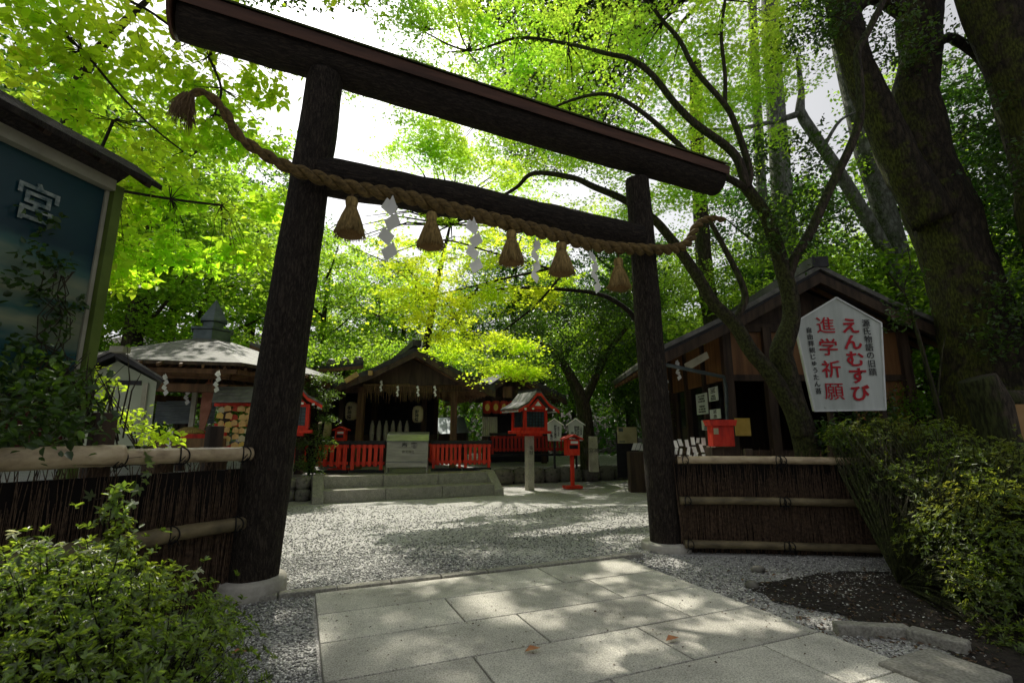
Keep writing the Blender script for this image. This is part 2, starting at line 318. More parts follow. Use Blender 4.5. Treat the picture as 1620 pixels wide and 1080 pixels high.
SH['narrow'] = (SH['leaf'][0]*np.array([.62,1,1]), SH['leaf'][1])
def place(pos, nor, size, shape, name, mt, parent=None, dirs=None, sv=.35, **tags):
    base, faces = SH[shape]; n = len(pos); nor = nrm(nor)
    r = rng.normal(size=(n,3)) if dirs is None else dirs
    d = nrm(r-nor*np.sum(r*nor, axis=1, keepdims=True)); e = np.cross(d, nor)
    s = size*(1+sv*rng.uniform(-1, 1, n))[:, None, None]
    w = base[None,:,0,None]*e[:,None]+base[None,:,1,None]*d[:,None]+base[None,:,2,None]*nor[:,None]
    v = (pos[:,None]+w*s).reshape(-1,3)
    return npmesh(name, v, len(base), rng.uniform(0,1,n), mt, parent, faces, **tags)
def shadow(p): return np.stack([p[:,0]-SD[0]/SD[2]*p[:,2], p[:,1]-SD[1]/SD[2]*p[:,2]], 1)
# pools of sunlight on the ground: centre pixel, half sizes in metres along U and V
LIT = []
for px, py, a, b, z in ((520,818,1.3,1.0,0), (620,812,1.4,.75,0), (730,806,1.2,.65,0), (840,800,.5,.25,0), (470,860,.75,.55,0), (445,905,.45,.4,0), (560,838,.9,.3,0), (905,838,.7,.16,0), (985,828,.8,.22,0), (1000,850,.35,.18,0), (930,800,.5,.1,0), (700,832,.6,.13,0),
                        (775,962,.20,.20,0), (815,985,.24,.13,0), (860,1000,.14,.12,0), (745,985,.16,.12,0), (520,995,.10,.16,0), (700,925,.16,.1,0), (985,905,.16,.2,0), (962,925,.2,.14,0), (900,975,.2,.06,0), (640,1035,.18,.10,0), (985,1060,.16,.16,0), (1080,965,.18,.10,0), (1140,1005,.28,.07,0), (620,985,.08,.14,0), (960,1020,.2,.04,0), (1230,1000,.1,.1,0), (700,1060,.12,.08,0),
                        (430,1045,.3,.22,0), (450,975,.18,.12,0), (1310,985,.18,.10,0), (1055,890,.2,.12,0),
                        (640,750,2.0,.35,.5), (520,752,.8,.5,.5), (560,744,1.2,.5,.5), (740,748,.6,.2,.5)):
    g = G(px, py, z); s = np.array([[g.x, g.y, z]]); c = shadow(s)[0]
    if py < 895: b *= 1.25; a *= 1.1
    LIT.append((c[0], c[1], a*1.3, b*1.3))
for p, r in ((D(30,860,2.3)+Z*.1, .6), (D(150,930,2.2)+Z*.1, .3), (D(250,860,2.7)+Z*.1, .28), (D(60,1000,2)+Z*.1, .2), (D(330,960,3), .12), (D(1560,960,4), .4), (D(1500,830,4.8), .3), (D(1400,720,5.6), .25), (D(1590,800,4.4), .3), (D(1450,160,8), .3), (D(1440,280,8), .3), (D(240,715,4.0), .22), (D(90,800,2.8), .2), (D(200,800,2.8), .12), (D(300,910,2.6), .13), (D(215,650,5), .35), (D(290,680,5), .25), (D(500,620,12), 1.2), (D(480,700,11.5), .8), (D(330,640,11), .5), (D(250,545,9), .9), (D(840,640,13), .45),(D(20,640,3.2), .25)):
    c = shadow(np.array([list(p)]))[0]; LIT.append((c[0], c[1], r, r))
def hashn(x, y, s):  # smooth value noise
    x = x*s+100; y = y*s+100; xi = np.floor(x).astype(int); yi = np.floor(y).astype(int); fx = x-xi; fy = y-yi
    T = np.random.default_rng(5).uniform(0, 1, (256,256)); g = lambda a, b: T[a % 256, b % 256]
    fx = fx*fx*(3-2*fx); fy = fy*fy*(3-2*fy)
    return (g(xi,yi)*(1-fx)+g(xi+1,yi)*fx)*(1-fy)+(g(xi,yi+1)*(1-fx)+g(xi+1,yi+1)*fx)*fy
def litkeep(p, strength=.97):
    s = shadow(p); ok = np.ones(len(p), bool); cu, su = math.cos(A23), math.sin(A23)
    wob = .55+.9*(.5*hashn(s[:,0], s[:,1], 3.1)+.3*hashn(s[:,1], s[:,0], 7.3)+.2*hashn(s[:,0], s[:,1], 15))
    for x, y, a, b in LIT:
        dx, dy = s[:,0]-x, s[:,1]-y; q = ((dx*cu+dy*su)/a)**2+((-dx*su+dy*cu)/b)**2
        ok &= ~((q < wob) & (rng.uniform(0, 1, len(p)) < strength))
    return p[ok]
def ellip(n, c, r, shell=.35):
    d = nrm(rng.normal(size=(n,3))); t = rng.uniform(shell, 1, n)[:,None]**.6
    return np.array(c)+d*t*np.array(r)
def sprays(c, r, nspray, per, rad=.5, flat=.1, shell=.2, droop=.1):
    cc = ellip(nspray, c, r, shell); k = np.repeat(cc, per, axis=0); n = len(k)
    th = rng.uniform(0, 2*math.pi, n); q = np.sqrt(rng.uniform(0,1,n))*rad*np.repeat(rng.uniform(.5,1.3,nspray), per)
    off = np.stack([np.cos(th)*q, np.sin(th)*q, rng.normal(size=n)*flat-droop*q*q], 1)
    tx = np.repeat(rng.normal(size=(nspray,2))*.28, per, axis=0); off[:,2] += off[:,0]*tx[:,0]+off[:,1]*tx[:,1]
    return k+off, cc
def upn(n, spread=.5):
    return nrm(np.array([0,0,1.0])+rng.normal(size=(n,3))*spread)
exec_order = []
# ================================================================ GROUND
def grid_sheet(name, mt, x0, x1, y0, y1, nx, ny, zf, **k):
    b = MB(); vs = []; fs = []
    for j in range(ny+1):
        for i in range(nx+1):
            x = x0+(x1-x0)*i/nx; y = y0+(y1-y0)*j/ny; vs.append((x, y, zf(x, y)))
    for j in range(ny):
        for i in range(nx): a = j*(nx+1)+i; fs.append((a, a+1, a+nx+2, a+nx+1))
    b.add(vs, fs); return b.build(name, mt, kind='structure', smooth=True, **k)
b = MB(); b.quad((-400,-200,-.03), (400,-200,-.03), (400,700,-.03), (-400,700,-.03)); b.build('ground', 'soil', kind='structure')
from mathutils import noise as mn
grid_sheet('gravel_ground', 'gravel', -14, 16, -6, 18, 120, 96, lambda x, y: .012*mn.noise((x*.9, y*.9, 0))+.006*mn.noise((x*3, y*3, 1)))
PB = G(497, 947); PR_ = G(985, 888)
# path slabs, in the U/V frame
b = MB(); rn = []
def slab(a0, a1, v0, v1):
    c = PB+U*((a0+a1)/2)+V*((v0+v1)/2); b.box(c+Z*.022, (a1-a0-.012, v1-v0-.012, .05), (U, V, Z)); rn.append(random.random())
rowv = [0, -.56, -1.12, -1.68, -2.24, -2.8, -3.4, -4.0]
Wd = (PR_-PB).length
joints = [[.42, 1.65, 2.05], [0.95, 2.1], [.9, 2.15], [1.35, 2.45], [.8, 2.0], [1.4, 2.5], [1., 2.2]]
joints = [[0, 2.1, Wd], [0, .98, 2.35, Wd], [0, 1.38, 2.55, Wd], [0, .85, 2.05, Wd], [0, 1.45, 2.6, Wd], [0, .9, 2.1, Wd], [0, 1.4, Wd]]
for i in range(7):
    J = joints[i]
    for q in range(len(J)-1): slab(J[q], J[q+1], rowv[i+1], rowv[i])
path = b.build('stone_path', 'slab', kind='structure', bevel=.006)
at = path.data.attributes.new('rnd', 'FLOAT', 'FACE'); at.data.foreach_set('value', np.repeat(rn, 6).astype(np.float32))
b = MB(); q = PB-U*.75+V*.12
for i in range(9):
    l = .46; b.box(q+U*(i*.47+.23)+Z*.02+V*random.uniform(-.008, .008), (l, .10, .06), (U, V, Z))
b.build('path_edging', 'stepstone', kind='structure', bevel=.008)
b = MB()
for (p, q, w) in (((1322,1002), (1440,1008), .10), ((1440,1010), (1535,1035), .12)):
    a, c = G(*p), G(*q); b.beam(a+Z*.03, c+Z*.03, w, .09)
a = G(1495, 1078); b.box(a+Z*.03, (.5,.4,.08), (U, V, Z)); b.build('stone_edging', 'stepstone', kind='structure', bevel=.012)
b = MB()
for px, py in ((1190,930), (1345,1000), (1200,905)):
    g = G(px, py); b.lathe([(.01,0), (.06,.005), (.07,.035), (.045,.06), (.01,.065)], 9, g, random.uniform(.8,1.3), random.uniform(.6,1))
b.build('embedded_stones', 'wallstone', kind='structure', smooth=True)
# pebbles (uncountable)
def pebbles(n, region, size, name):
    pts = []
    while len(pts) < n:
        px = random.uniform(*region[0]); py = random.uniform(*region[1]); g = G(px, py)
        dd = (g-PB); a = dd.dot(U); v = dd.dot(V)
        if -.02 < a < Wd+.02 and v < .2: continue
        if px > 1215 and py > 918+30*math.sin(px*.02) and random.random() < .8: continue
        pts.append((g.x, g.y, random.uniform(-.002, .010)))
    ico = np.array([(0,0,1), (.89,0,.3), (.28,.85,.35), (-.72,.53,.25), (-.72,-.53,.35), (.28,-.85,.25), (0,0,-.8)])
    f = [(0,1,2), (0,2,3), (0,3,4), (0,4,5), (0,5,1), (6,2,1), (6,3,2), (6,4,3), (6,5,4), (6,1,5)]
    P = np.array(pts); th = rng.uniform(0, 6.28, n); s = size*rng.uniform(.5, 1.4, (n,3))*np.array([1.2,.9,.6])
    v = ico[None]*s[:,None]*rng.uniform(.75, 1.25, (n,7,1)); x = v[...,0]*np.cos(th)[:,None]-v[...,1]*np.sin(th)[:,None]; y = v[...,0]*np.sin(th)[:,None]+v[...,1]*np.cos(th)[:,None]
    v = np.stack([x, y, v[...,2]], -1)+P[:,None]; npmesh(name, v.reshape(-1,3), 7, rng.uniform(0,1,n), 'pebble', None, f, kind='stuff', label='loose grey gravel beside the stone path')
m, nt, bs = nodes('pebble'); at = N(nt, 'ShaderNodeAttribute', attribute_name='rnd'); r = ramp(nt, [(0, (.10,.10,.095)), (.5, (.34,.34,.32)), (.85, (.55,.55,.52)), (1, (.8,.8,.76))]); nt.links.new(at.outputs['Fac'], r.inputs[0]); nt.links.new(r.outputs[0], bs.inputs['Base Color']); bs.inputs['Roughness'].default_value = .75; M['pebble'] = m
pebbles(26000, ((300, 1560), (880, 1100)), .011, 'loose_gravel')
pebbles(16000, ((400, 1060), (800, 935)), .013, 'loose_gravel')
for i, (px, py) in enumerate(((360,1035), (1246,745), (1165,757), (1085,768), (1053,1013), (830,1030))):
    if i in (1,2,3): continue
    g = G(px, py, .06 if px > 500 else .02); b = MB(); b.add([g, g+U*.05+V*.03+Z*.02, g+U*.11+Z*.005, g+U*.05-V*.03+Z*.015], [(0,1,2), (0,2,3)])
    b.build('fallen_leaf', 'autumn', None, ('reddish fallen leaf on gravel by the left shrub', '', '', '', 'yellowish fallen leaf lying towards the middle of the paving', 'small brown fallen leaf left of centre on the paving')[i], 'leaf', 'fallen leaves on the paving')
b = MB(); bp_ = [(1190,925), (1290,905), (1420,905), (1560,905), (1700,960), (1750,1120), (1560,1120), (1500,1030), (1400,985), (1300,965), (1220,950)]
pb_ = [G(x, y, .012) for x, y in bp_]; pp_ = []
for i in range(len(pb_)):
    for k in range(12):
        q = pb_[i].lerp(pb_[(i+1) % len(pb_)], k/12); pp_.append(q+Vector((.10*mn.noise(q*3.3)+.05*mn.noise(q*14), .10*mn.noise(q*3.3+Z*5)+.05*mn.noise(q*14+Z*9), 0)))
b.add(pp_, [tuple(range(len(pp_)))[::-1]]); b.build('soil_bed_and_shade', 'soil', kind='structure')  # soil bed, widened so its dark colour stands in for shade on gravel
lp = []
for i in range(700):
    g = G(random.uniform(1150, 1600), random.uniform(900, 1075), .018); lp.append(list(g))
lp = np.array(lp); place(lp, upn(len(lp), .35), .035, 'leaf', 'leaf_litter', 'litter', None, kind='stuff', label='brown leaf litter scattered under the right shrub')
dl = []
for i in range(420):
    g = G(random.uniform(330, 1400), random.triangular(800, 1078, 980), .052 if i % 3 else .02); dd = g-PB; on = -.02 < dd.dot(U) < Wd and dd.dot(V) < 0
    if on != (i % 3 > 0): g.z = .052 if on else .016
    dl.append(list(g))
dl = np.array(dl); place(dl, upn(len(dl), .3), .017, 'leaf', 'leaf_debris', 'litter', None, kind='stuff', label='tiny brown leaf scraps and grit over the paving and gravel')
# ---- raised terrace, steps, retaining walls
SL = G(497, 797); SR = G(793, 783); LS = (SR-SL).length
def S(a, v, z=0): return SL+U*a+V*v+Z*z
b = MB(); b.box(S(LS/2, .70+6, .22), (LS+.1, 12, .5), (U, V, Z)); b.box(S(-8, 6.9, .22), (16, 12.4, .5), (U, V, Z)); b.box(S(LS+8.05, 8.6, .22), (16, 12.2, .46), (U, V, Z))
b.build('terrace_ground', 'gravel', kind='structure')
b = MB()
for k, (v0, z) in enumerate(((0.0, .25), (.42, .5))):
    for i in range(3):
        w = (LS-.3)/3; b.box(S(.16+w*(i+.5)+.0, v0+.22, z/2), (w-.008, .44, z), (U, V, Z))
b.build('stone_steps', 'stepstone', kind='structure', bevel=.01)
for a, lab in ((.06, 'left granite cheek stone flanking the steps'), (LS-.06, 'right granite cheek stone flanking the steps')):
    b = MB(); p = [S(a-.11, -.12, 0), S(a-.11, .02, .12) if 0 else S(a-.11, -.10, .14), S(a-.11, .55, .53), S(a-.11, .95, .53), S(a-.11, .95, 0)]; b.prism(p, U*.22)
    b.build('cheek_stone', 'stepstone', None, lab, 'stone', 'cheek stones of the steps', bevel=.012)
def rubble(a0, a1, v, h, lab, sz=.32):
    t = thing('stone_wall', lab, 'wall', S((a0+a1)/2, v, 0)); z = 0; b = MB()
    rows = 2 if sz < .4 else 1
    for r_ in range(rows):
        a = a0-random.uniform(0, .1); hh = h/rows
        while a < a1:
            w = random.uniform(.7, 1.35)*sz; c = S(a+w/2, v+random.uniform(-.04, .04), r_*hh+hh/2); k = len(b.v)
            n1, n2 = 10, 6
            prof = [(.02,-hh*.52), (w*.42,-hh*.48), (w*.52,-hh*.2), (w*.52,hh*.15), (w*.44,hh*.42), (.02,hh*.52)]
            b.lathe(prof, n1, c, 1, .75)
            for q in range(k, len(b.v)):
                d = b.v[q]-c; e = Vector((d.dot(X), d.dot(Y_), d.z)); f = 1+.16*mn.noise(b.v[q]*3.1); b.v[q] = c+U*e.x*f+V*e.y*f+Z*e.z*(1+.1*mn.noise(b.v[q]*2))
            a += w*.98
    b.build('stone_course', 'wallstone', t, smooth=True)
    b = MB(); b.box(S((a0+a1)/2, v+.12, h/2-.03), (a1-a0, .16, h-.06), (U, V, Z)); b.build('wall_core', 'soil', t)
rubble(-6.0, -.06, .62, .5, 'mossy rubble retaining wall left of the steps', .36)
rubble(LS+.1, LS+9, 2.35, .45, 'low dark retaining wall of boulders right of the steps', .5)
# ================================================================ TORII
TL, TR = G(393, 940), G(1055, 868); td = (TR-TL).normalized(); tn = Vector((td.y, -td.x, 0))   # tn points to the camera
def T(px, py, off=0): return PL(px, py, TL+tn*off, td)
gate = thing('torii_gate', 'tall torii of dark unpeeled logs spanning the stone path', 'torii gate', tuple(TL))
def log(pts, rad, n=84, seg=90, am=.03):
    b = MB(); P = []; Rr = []
    for i in range(seg+1):
        t = i/seg*(len(pts)-1); k = min(int(t), len(pts)-2); f = t-k; P.append(Vector(pts[k]).lerp(Vector(pts[k+1]), f)); Rr.append(rad[k]*(1-f)+rad[k+1]*f)
    b.tube(P, Rr, n)
    ph = random.uniform(0, 50)
    for i in range(len(b.v)):
        c = P[min(i//n, seg)]; d = b.v[i]-c; q = b.v[i]
        e = d.normalized(); ax_ = (P[-1]-P[0]).normalized(); al = q.dot(ax_)
        b.v[i] = c+d*(1+am*2.2*mn.noise((q.x*3+ph, q.y*3, q.z*1.2))+am*.9*mn.noise(e*7+ax_*al*2.2)+am*.8*mn.noise(e*16+ax_*al*6))
    return b
pl = thing  # noqa
log([TL+Z*.05, T(455,520), T(515,122)], [.225,.208,.18]).build('pillar', 'torii', gate, smooth=True)
log([TR+Z*.05, T(1031,575), T(1008,285)], [.196,.178,.16]).build('pillar', 'torii', gate, smooth=True)
for p, r_, h in ((TL, .30, .15), (TR, .30, .09)):
    b = MB(); b.lathe([(r_, -.1), (r_, h*.8), (r_*.96, h), (.1, h+.005)], 40, p); b.build('footing', 'concrete', gate, smooth=True)
K0, K1 = T(283, 30), T(1138, 290); kd = (K1-K0).normalized(); kup = tn.cross(kd)*-1
if kup.z < 0: kup = -kup
log([K0+kd*.02, K0.lerp(K1, .5)-kup*.035, K1-kd*.07], [.198,.198,.205], am=.02).build('top_lintel', 'torii_beam', gate, smooth=True)
b = MB()
k0, k1 = K0-kd*.05, K1-kd*.04
sec = [(tn*.236, .01), (tn*.262, .135), (tn*0, .31), (tn*-.262, .135), (tn*-.236, .01), (tn*-.15, .10), (tn*0, .225), (tn*.15, .10)]
b.prism([k0+o+kup*z for o, z in sec], k1-k0); 
b.build('cap_board', 'capboard', gate, bevel=.008)
b = MB(); sec = [(tn*.285, .137), (tn*.288, .156), (tn*0, .345), (tn*-.288, .156), (tn*-.285, .137), (tn*0, .315)]
b.prism([k0+kd*.02+o+kup*z for o, z in sec], (k1-k0)*.995); b.build('cap_roofing', 'moss_top', gate)
for k, s in ((k0, -1), (k1, 1)):      # end boards
    b = MB(); c = k-kd*.02*(s > 0); pts = []
    for a in range(9):
        th = math.pi+math.pi*a/8; pts.append(c+tn*(.285*math.cos(th))*-1+kup*(.235*math.sin(th)+.05))
    pts += [c-tn*.285+kup*.085, c+kup*.27, c+tn*.285+kup*.085] if 0 else [c-tn*.29*-1*-1+kup*.08, c+kup*.26, c+tn*.29+kup*.08]
    b2 = []; 
    for p in pts: b2.append(p)
    if s < 0: b.prism(pts, kd*.03); b.build('end_board', 'capboard', gate)
log([T(500, 277), T(740, 321), T(1008, 378)], [.20,.20,.195], am=.03).build('tie_beam', 'torii_beam', gate, smooth=True)
# ---- straw rope (hangs on the gate)
rp = thing('straw_rope', 'thick twisted straw rope slung along the torii tie beam', 'rope', tuple(T(740,345,.25)))
RP = [((298,152),.5,.028), ((322,146),.5,.04), ((352,172),.45,.05), ((378,215),.4,.055), ((412,240),.34,.06), ((455,264),.31,.068), ((500,280),.29,.075), ((560,297),.24,.08), ((640,311),.24,.085), ((700,327),.24,.09), ((790,350),.24,.095), ((870,370),.24,.095), ((940,388),.25,.09), ((1005,394),.27,.085), ((1065,394),.25,.08), ((1090,382),.2,.072), ((1102,358),.16,.066), ((1122,346),.12,.055), ((1145,348),.1,.045)]
ctr = [T(x, y, o) for (x, y), o, r_ in RP]; rr = [r_ for *_, r_ in RP]
def smooth_path(P, Rr, m=10):
    o = []; q = []
    for i in range(len(P)-1):
        a = P[max(i-1,0)]; b_, c = P[i], P[i+1]; d = P[min(i+2, len(P)-1)]
        for k in range(m):
            t = k/m; o.append(.5*((2*b_)+(c-a)*t+(2*a-5*b_+4*c-d)*t*t+(3*b_-a-3*c+d)*t**3)); q.append(Rr[i]*(1-t)+Rr[i+1]*t)
    o.append(P[-1]); q.append(Rr[-1]); return o, q
rr = [q*.87 for q in rr]; cp, cr = smooth_path(ctr, rr, 14)
def strands(cp, cr, k, turns_per_m, parent, mt='rope'):
    L_ = 0; ph = []; 
    for i, p in enumerate(cp):
        if i: L_ += (p-cp[i-1]).length
        ph.append(L_*turns_per_m*2*math.pi)
    for s in range(k):
        b = MB(); pts = []; a = None
        for i, p in enumerate(cp):
            t = (cp[min(i+1, len(cp)-1)]-cp[max(i-1,0)]).normalized()
            if a is None: a = t.orthogonal().normalized()
            a = (a-t*a.dot(t)).normalized(); c = t.cross(a); th = ph[i]+2*math.pi*s/k
            pts.append(p+(a*math.cos(th)+c*math.sin(th))*cr[i]*.5)
        b.tube(pts, [r_*.62 for r_ in cr], 10); b.build('strand', mt, parent, smooth=True)
strands(cp, cr, 2, 3.2, rp)
# loose straws along the rope and frayed brush at its left end
b = MB()
for i in range(260):
    k = random.randrange(4, len(cp)-2); p = cp[k]+Vector((random.uniform(-1,1), random.uniform(-1,1), random.uniform(-1,1))).normalized()*cr[k]*.95
    d = (cp[k+1]-cp[k]).normalized()+Vector((random.uniform(-1,1), random.uniform(-1,1), random.uniform(-1,1)))*.8; b.tube([p, p+d*random.uniform(.02,.06)], [.0015,.0008], 3, False)
b.build('loose_straws', 'straw', rp, kind='stuff')
b = MB(); e = ctr[0]
for i in range(420):
    th = random.uniform(0, 6.28); q = random.uniform(0, .045); s = e+Vector((math.cos(th)*q, math.sin(th)*q, random.uniform(-.03,.03)))
    m1 = s+Vector((math.cos(th)*.05*random.random()-.03, math.sin(th)*.05, -.10)); m2 = m1+Vector((math.cos(th)*.05*random.random()+random.uniform(-.02,.02), math.sin(th)*.04, -random.uniform(.06,.2)))
    b.tube([s, m1, m2], [.0028,.0024,.001], 3, False)
b.build('frayed_end', 'straw_dark', rp)
# ---- straw tassels
def make_tassel(loc, rz, lab):
    t = thing('straw_tassel', lab, 'tassel', loc, rz, 'straw tassels hung along the rope')
    b = MB(); b.lathe([(.012,.0), (.05,-.012), (.064,-.05), (.056,-.10), (.046,-.125), (.05,-.14), (.075,-.20), (.098,-.28), (.115,-.34)], 28); b.build('head', 'straw', t, smooth=True, world=False)
    b = MB()
    for i in range(190):
        th = 2*math.pi*i/190+random.uniform(-.02,.02); o = random.uniform(.95, 1.12); l = random.uniform(-.44,-.39); k = random.random() < .08; e_ = (.19 if k else .148)*random.uniform(.9,1.08)
        pt = [Vector((math.cos(th)*r_*o, math.sin(th)*r_*o, z)) for r_, z in ((.046,-.115), (.078,-.20), (.112,-.31))]+[Vector((math.cos(th)*e_, math.sin(th)*e_, l))]
        b.tube(pt, [.004,.0045,.0042,.0028], 4, False)
    b.build('skirt', 'straw', t, world=False)
    b = MB(); b.lathe([(.008,-.36), (.09,-.37), (.128,-.40), (.12,-.415), (.06,-.43), (.008,-.425)], 28); b.build('cut_ends', 'straw_cut', t, world=False, smooth=True)
    b = MB()
    for z in (-.115, -.13): b.tube([Vector((math.cos(a)*.052, math.sin(a)*.052, z)) for a in [i*math.pi/8 for i in range(17)]], .006, 5, False)
    b.build('binding_cord', 'straw_dark', t, world=False, smooth=True)
    b = MB(); b.tube([(0,0,-.02), (0,.01,.08)], .01, 5); b.build('hanging_loop', 'straw_dark', t, world=False); return t
TS = [((557,312), 'straw tassel hanging nearest the left torii pillar'), ((683,335), 'straw tassel with ragged spreading skirt between the two largest paper streamers'), ((809,364), 'straw tassel in the middle of the row of five'), ((888,383), 'straw tassel between the two rightmost paper streamers'), ((978,408), 'straw tassel hanging beside the right torii pillar')]
tas = make_tassel(tuple(T(*TS[0][0], .24)), 0, TS[0][1])
for i, (p, l) in enumerate(TS[1:]): q = dup(tas, tuple(T(*p, .24)), 1.1*(i+1), l); q.scale = (random.uniform(.95,1.08), random.uniform(.95,1.08), random.uniform(.95,1.0))
# ---- folded paper streamers
def make_shide(loc, rz, sc, lab, grp='folded white paper streamers on the gate rope', n=4, ph=0):
    b = MB(); x = 0; z = 0
    b.add([(0,0,0), (-.035,.0,-.10), (.03,.02,-.13), (.045,.01,-.10)], [(0,1,2,3)])
    b.add([(0,0,-.01), (.05,.0,-.125), (-.03,0,-.165), (-.055,.0,-.075)], [(0,1,2,3)]) if 0 else None
    top = -.07
    for i in range(n):
        s = 1 if (i+ph) % 2 else -1; zc = top-i*.112; cx = s*.016; yy = .014*s
        b.add([(cx-s*.058, yy, zc-.02), (cx+s*.022, -yy, zc+.045), (cx+s*.06, -yy, zc-.035), (cx-s*.02, yy, zc-.10)], [(0,1,2,3)])
    o = b.build('paper_streamer', 'paper', None, lab, 'paper streamer', grp)
    o.location = loc; o.rotation_euler = (random.uniform(-.1,.1), random.uniform(-.08,.08), rz); o.scale = (sc,)*3
    for v in o.data.vertices: v.co -= Vector((0,0,0))
    # origin at top
    mz = max(v.co.z for v in o.data.vertices)
    for v in o.data.vertices: v.co.z -= mz
    s = o.modifiers.new('s', 'SOLIDIFY'); s.thickness = .002; return o
for (px, py), rz, sc, lab, ph in (((622,308), .3, 1.42, 'large zigzag paper streamer left of the ragged straw tassel', 0), ((750,343), .55, 1.3, 'zigzag paper streamer left of the middle straw tassel', 0), ((848,374), 1.0, 1.12, 'narrow turned paper streamer right of the middle straw tassel', 1), ((937,394), 1.0, 1.15, 'curled paper streamer between the two rightmost straw tassels', 0)):
    make_shide(tuple(T(px, py, .3)), rz, sc, lab, ph=ph)
# ================================================================ BRUSHWOOD FENCES
def fence(P0, ang, length, rails, lab, h0, h1, ties, posts=()):
    d = Vector((math.cos(R(ang)), math.sin(R(ang)), 0)); n = Vector((d.y, -d.x, 0))
    if n.y > 0: n = -n
    if n.dot(Vector((0,0,0))-P0) < 0: n = -n
    t = thing('brushwood_fence', lab, 'fence', tuple(P0), 0)
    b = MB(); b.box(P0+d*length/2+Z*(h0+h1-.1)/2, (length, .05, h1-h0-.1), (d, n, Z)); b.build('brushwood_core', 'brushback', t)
    b = MB()
    for i in range(int(length*520)):
        a = random.uniform(0, length); o = random.uniform(.02,.075); z0 = h0+random.uniform(-.02,.5)*random.random(); l = random.uniform(.35,.9); z1 = min(h1+random.uniform(-.05,.03), z0+l); k = random.uniform(-.06,.06)*l
        p = P0+d*a+n*o; q = P0+d*(a+k)+n*(o+random.uniform(-.015,.02)); mid = (p+q)/2+d*random.uniform(-.012,.012)
        b.tube([p+Z*z0, mid+Z*(z0+z1)/2, q+Z*z1], [.004,.0035,.002], 3, False)
    for i in range(int(length*45)):
        a = random.uniform(0, length); o = random.uniform(-.04,.05); z0 = h1-.1; l = random.uniform(.05,.2)
        p = P0+d*a+n*o; b.tube([p+Z*z0, p+d*random.uniform(-.04,.04)+n*random.uniform(-.02,.03)+Z*(z0+l)], [.004,.002], 3, False)
    b.build('brushwood', 'twig', t)
    for (a0, a1, z, r_) in rails:
        pts = []; rd = []; L_ = a1-a0; k = max(2, int(L_/.03)); nodes_ = [a0+.1+i*.33+random.uniform(-.03,.03) for i in range(int(L_/.33)+1)]
        for i in range(k+1):
            a = a0+L_*i/k; pts.append(P0+d*a+n*(.075+r_)+Z*(z+.006*math.sin(a*2.1))); rd.append(r_*(1+.10*sum(math.exp(-((a-q)/.012)**2) for q in nodes_)-.03*math.sin(a)))
        MB().tube(pts, rd, 20).build('bamboo_rail', 'bamboo' if z > 1 else 'bamboo_dark', t, smooth=True)
        for a in ties:
            if a0+.02 < a < a1-.01:
                b = MB(); c = P0+d*a+n*(.075+r_)+Z*z
                for s in (-1, 1):
                    b.tube([c+d*(s*.03*math.cos(th)+.004*s)+n*(r_*1.12*math.cos(th))+Z*(r_*1.12*math.sin(th)) for th in [j*math.pi/10 for j in range(21)]], .0055, 5, False)
                b.tube([c+n*(r_+.012), c+n*(r_+.02)-Z*.05+d*.05, c+n*r_-Z*.09+d*.03, c+n*(r_+.01)-Z*.03+d*.0, c+n*r_-Z*.08-d*.05], .004, 5, False)
                b.build('cord_tie', 'cord', t, smooth=True)
    for a, w, z in posts:
        b = MB(); b.box(P0+d*a-n*.09+Z*z/2, (w, .09, z), (d, n, Z)); b.build('post', 'wood_dark', t, bevel=.01)
    return t, d, n
fR, dR, nR = fence(Vector((2.02, 6.22, 0)), -6, 4.6, [(0, 4.4, 1.07, .045), (0, 4.4, .60, .045), (.02, 4.4, .11, .045)], 'low brushwood fence with three bamboo rails right of the torii', 0, 1.12, [.08, 1.15, 1.2, 2.3, 3.4] , [(1.9,.1,1.25), (.9,.09,1.2)])
fL, dL, nL = fence(Vector((-2.42, 4.48, 0)), -118, 3.6, [(0, 1.02, 1.20, .058), (.98, 3.5, 1.215, .074), (.0, .62, .62, .055), (.6, 3.4, .615, .06)], 'low brushwood fence with thick bamboo rails left of the torii', 0, 1.17, [.07, 1.0, .58, 2.2], [(.2,.12,1.44), (1.02,.14,1.52), (2.2,.13,1.45)])
# ================================================================ NOTICE BOARD (left)
bd = thing('notice_board', 'roofed painted panel with a white character on deep blue, beside the left fence', 'notice board', tuple(Vector((-3.5,4.2,0))))
Bc = Vector((D(182,298,4.2).x, 4.2, 0)); bdir = Vector((-.22,-.976,0)).normalized(); bn = Vector((.976,-.22,0)).normalized()
def BP(px, py, off=0): return PL(px, py, Bc+bn*off, bdir)
zt = BP(180, 298).z; zb = 1.25; BLn = 1.55
b = MB(); b.box(Bc+bdir*(BLn/2)+Z*(zt+zb)/2-bn*.03, (BLn, .03, zt-zb), (bdir, bn, Z)); b.build('painted_panel', 'mural', bd)
for k in (.0, BLn): MB().box(Bc+bdir*(k)+Z*(zt+.02)/2, (.085, .12, zt+.02), (bdir, bn, Z)).build('frame_post', 'green_frame', bd, bevel=.004)
b = MB(); b.box(Bc+bdir*(BLn/2)+Z*(zt+.0)+bn*.02, (BLn-.09, .10, .10), (bdir, bn, Z)); b.box(Bc+bdir*.062+Z*(zt+zb)/2+bn*.0, (.03, .02, zt-zb), (bdir, bn, Z)); b.build('pale_trim', 'paleframe', bd)
b = MB(); r0 = Bc-bdir*.20; 
b.prism([r0+bn*.30+Z*(zt+.05), r0+bn*.30+Z*(zt+.10), r0-bn*.05+Z*(zt+.36), r0-bn*.5+Z*(zt+.12), r0-bn*.5+Z*(zt+.07), r0-bn*.05+Z*(zt+.30)], bdir*(BLn+.7)); b.build('roof', 'bark_dark', bd)
b = MB()
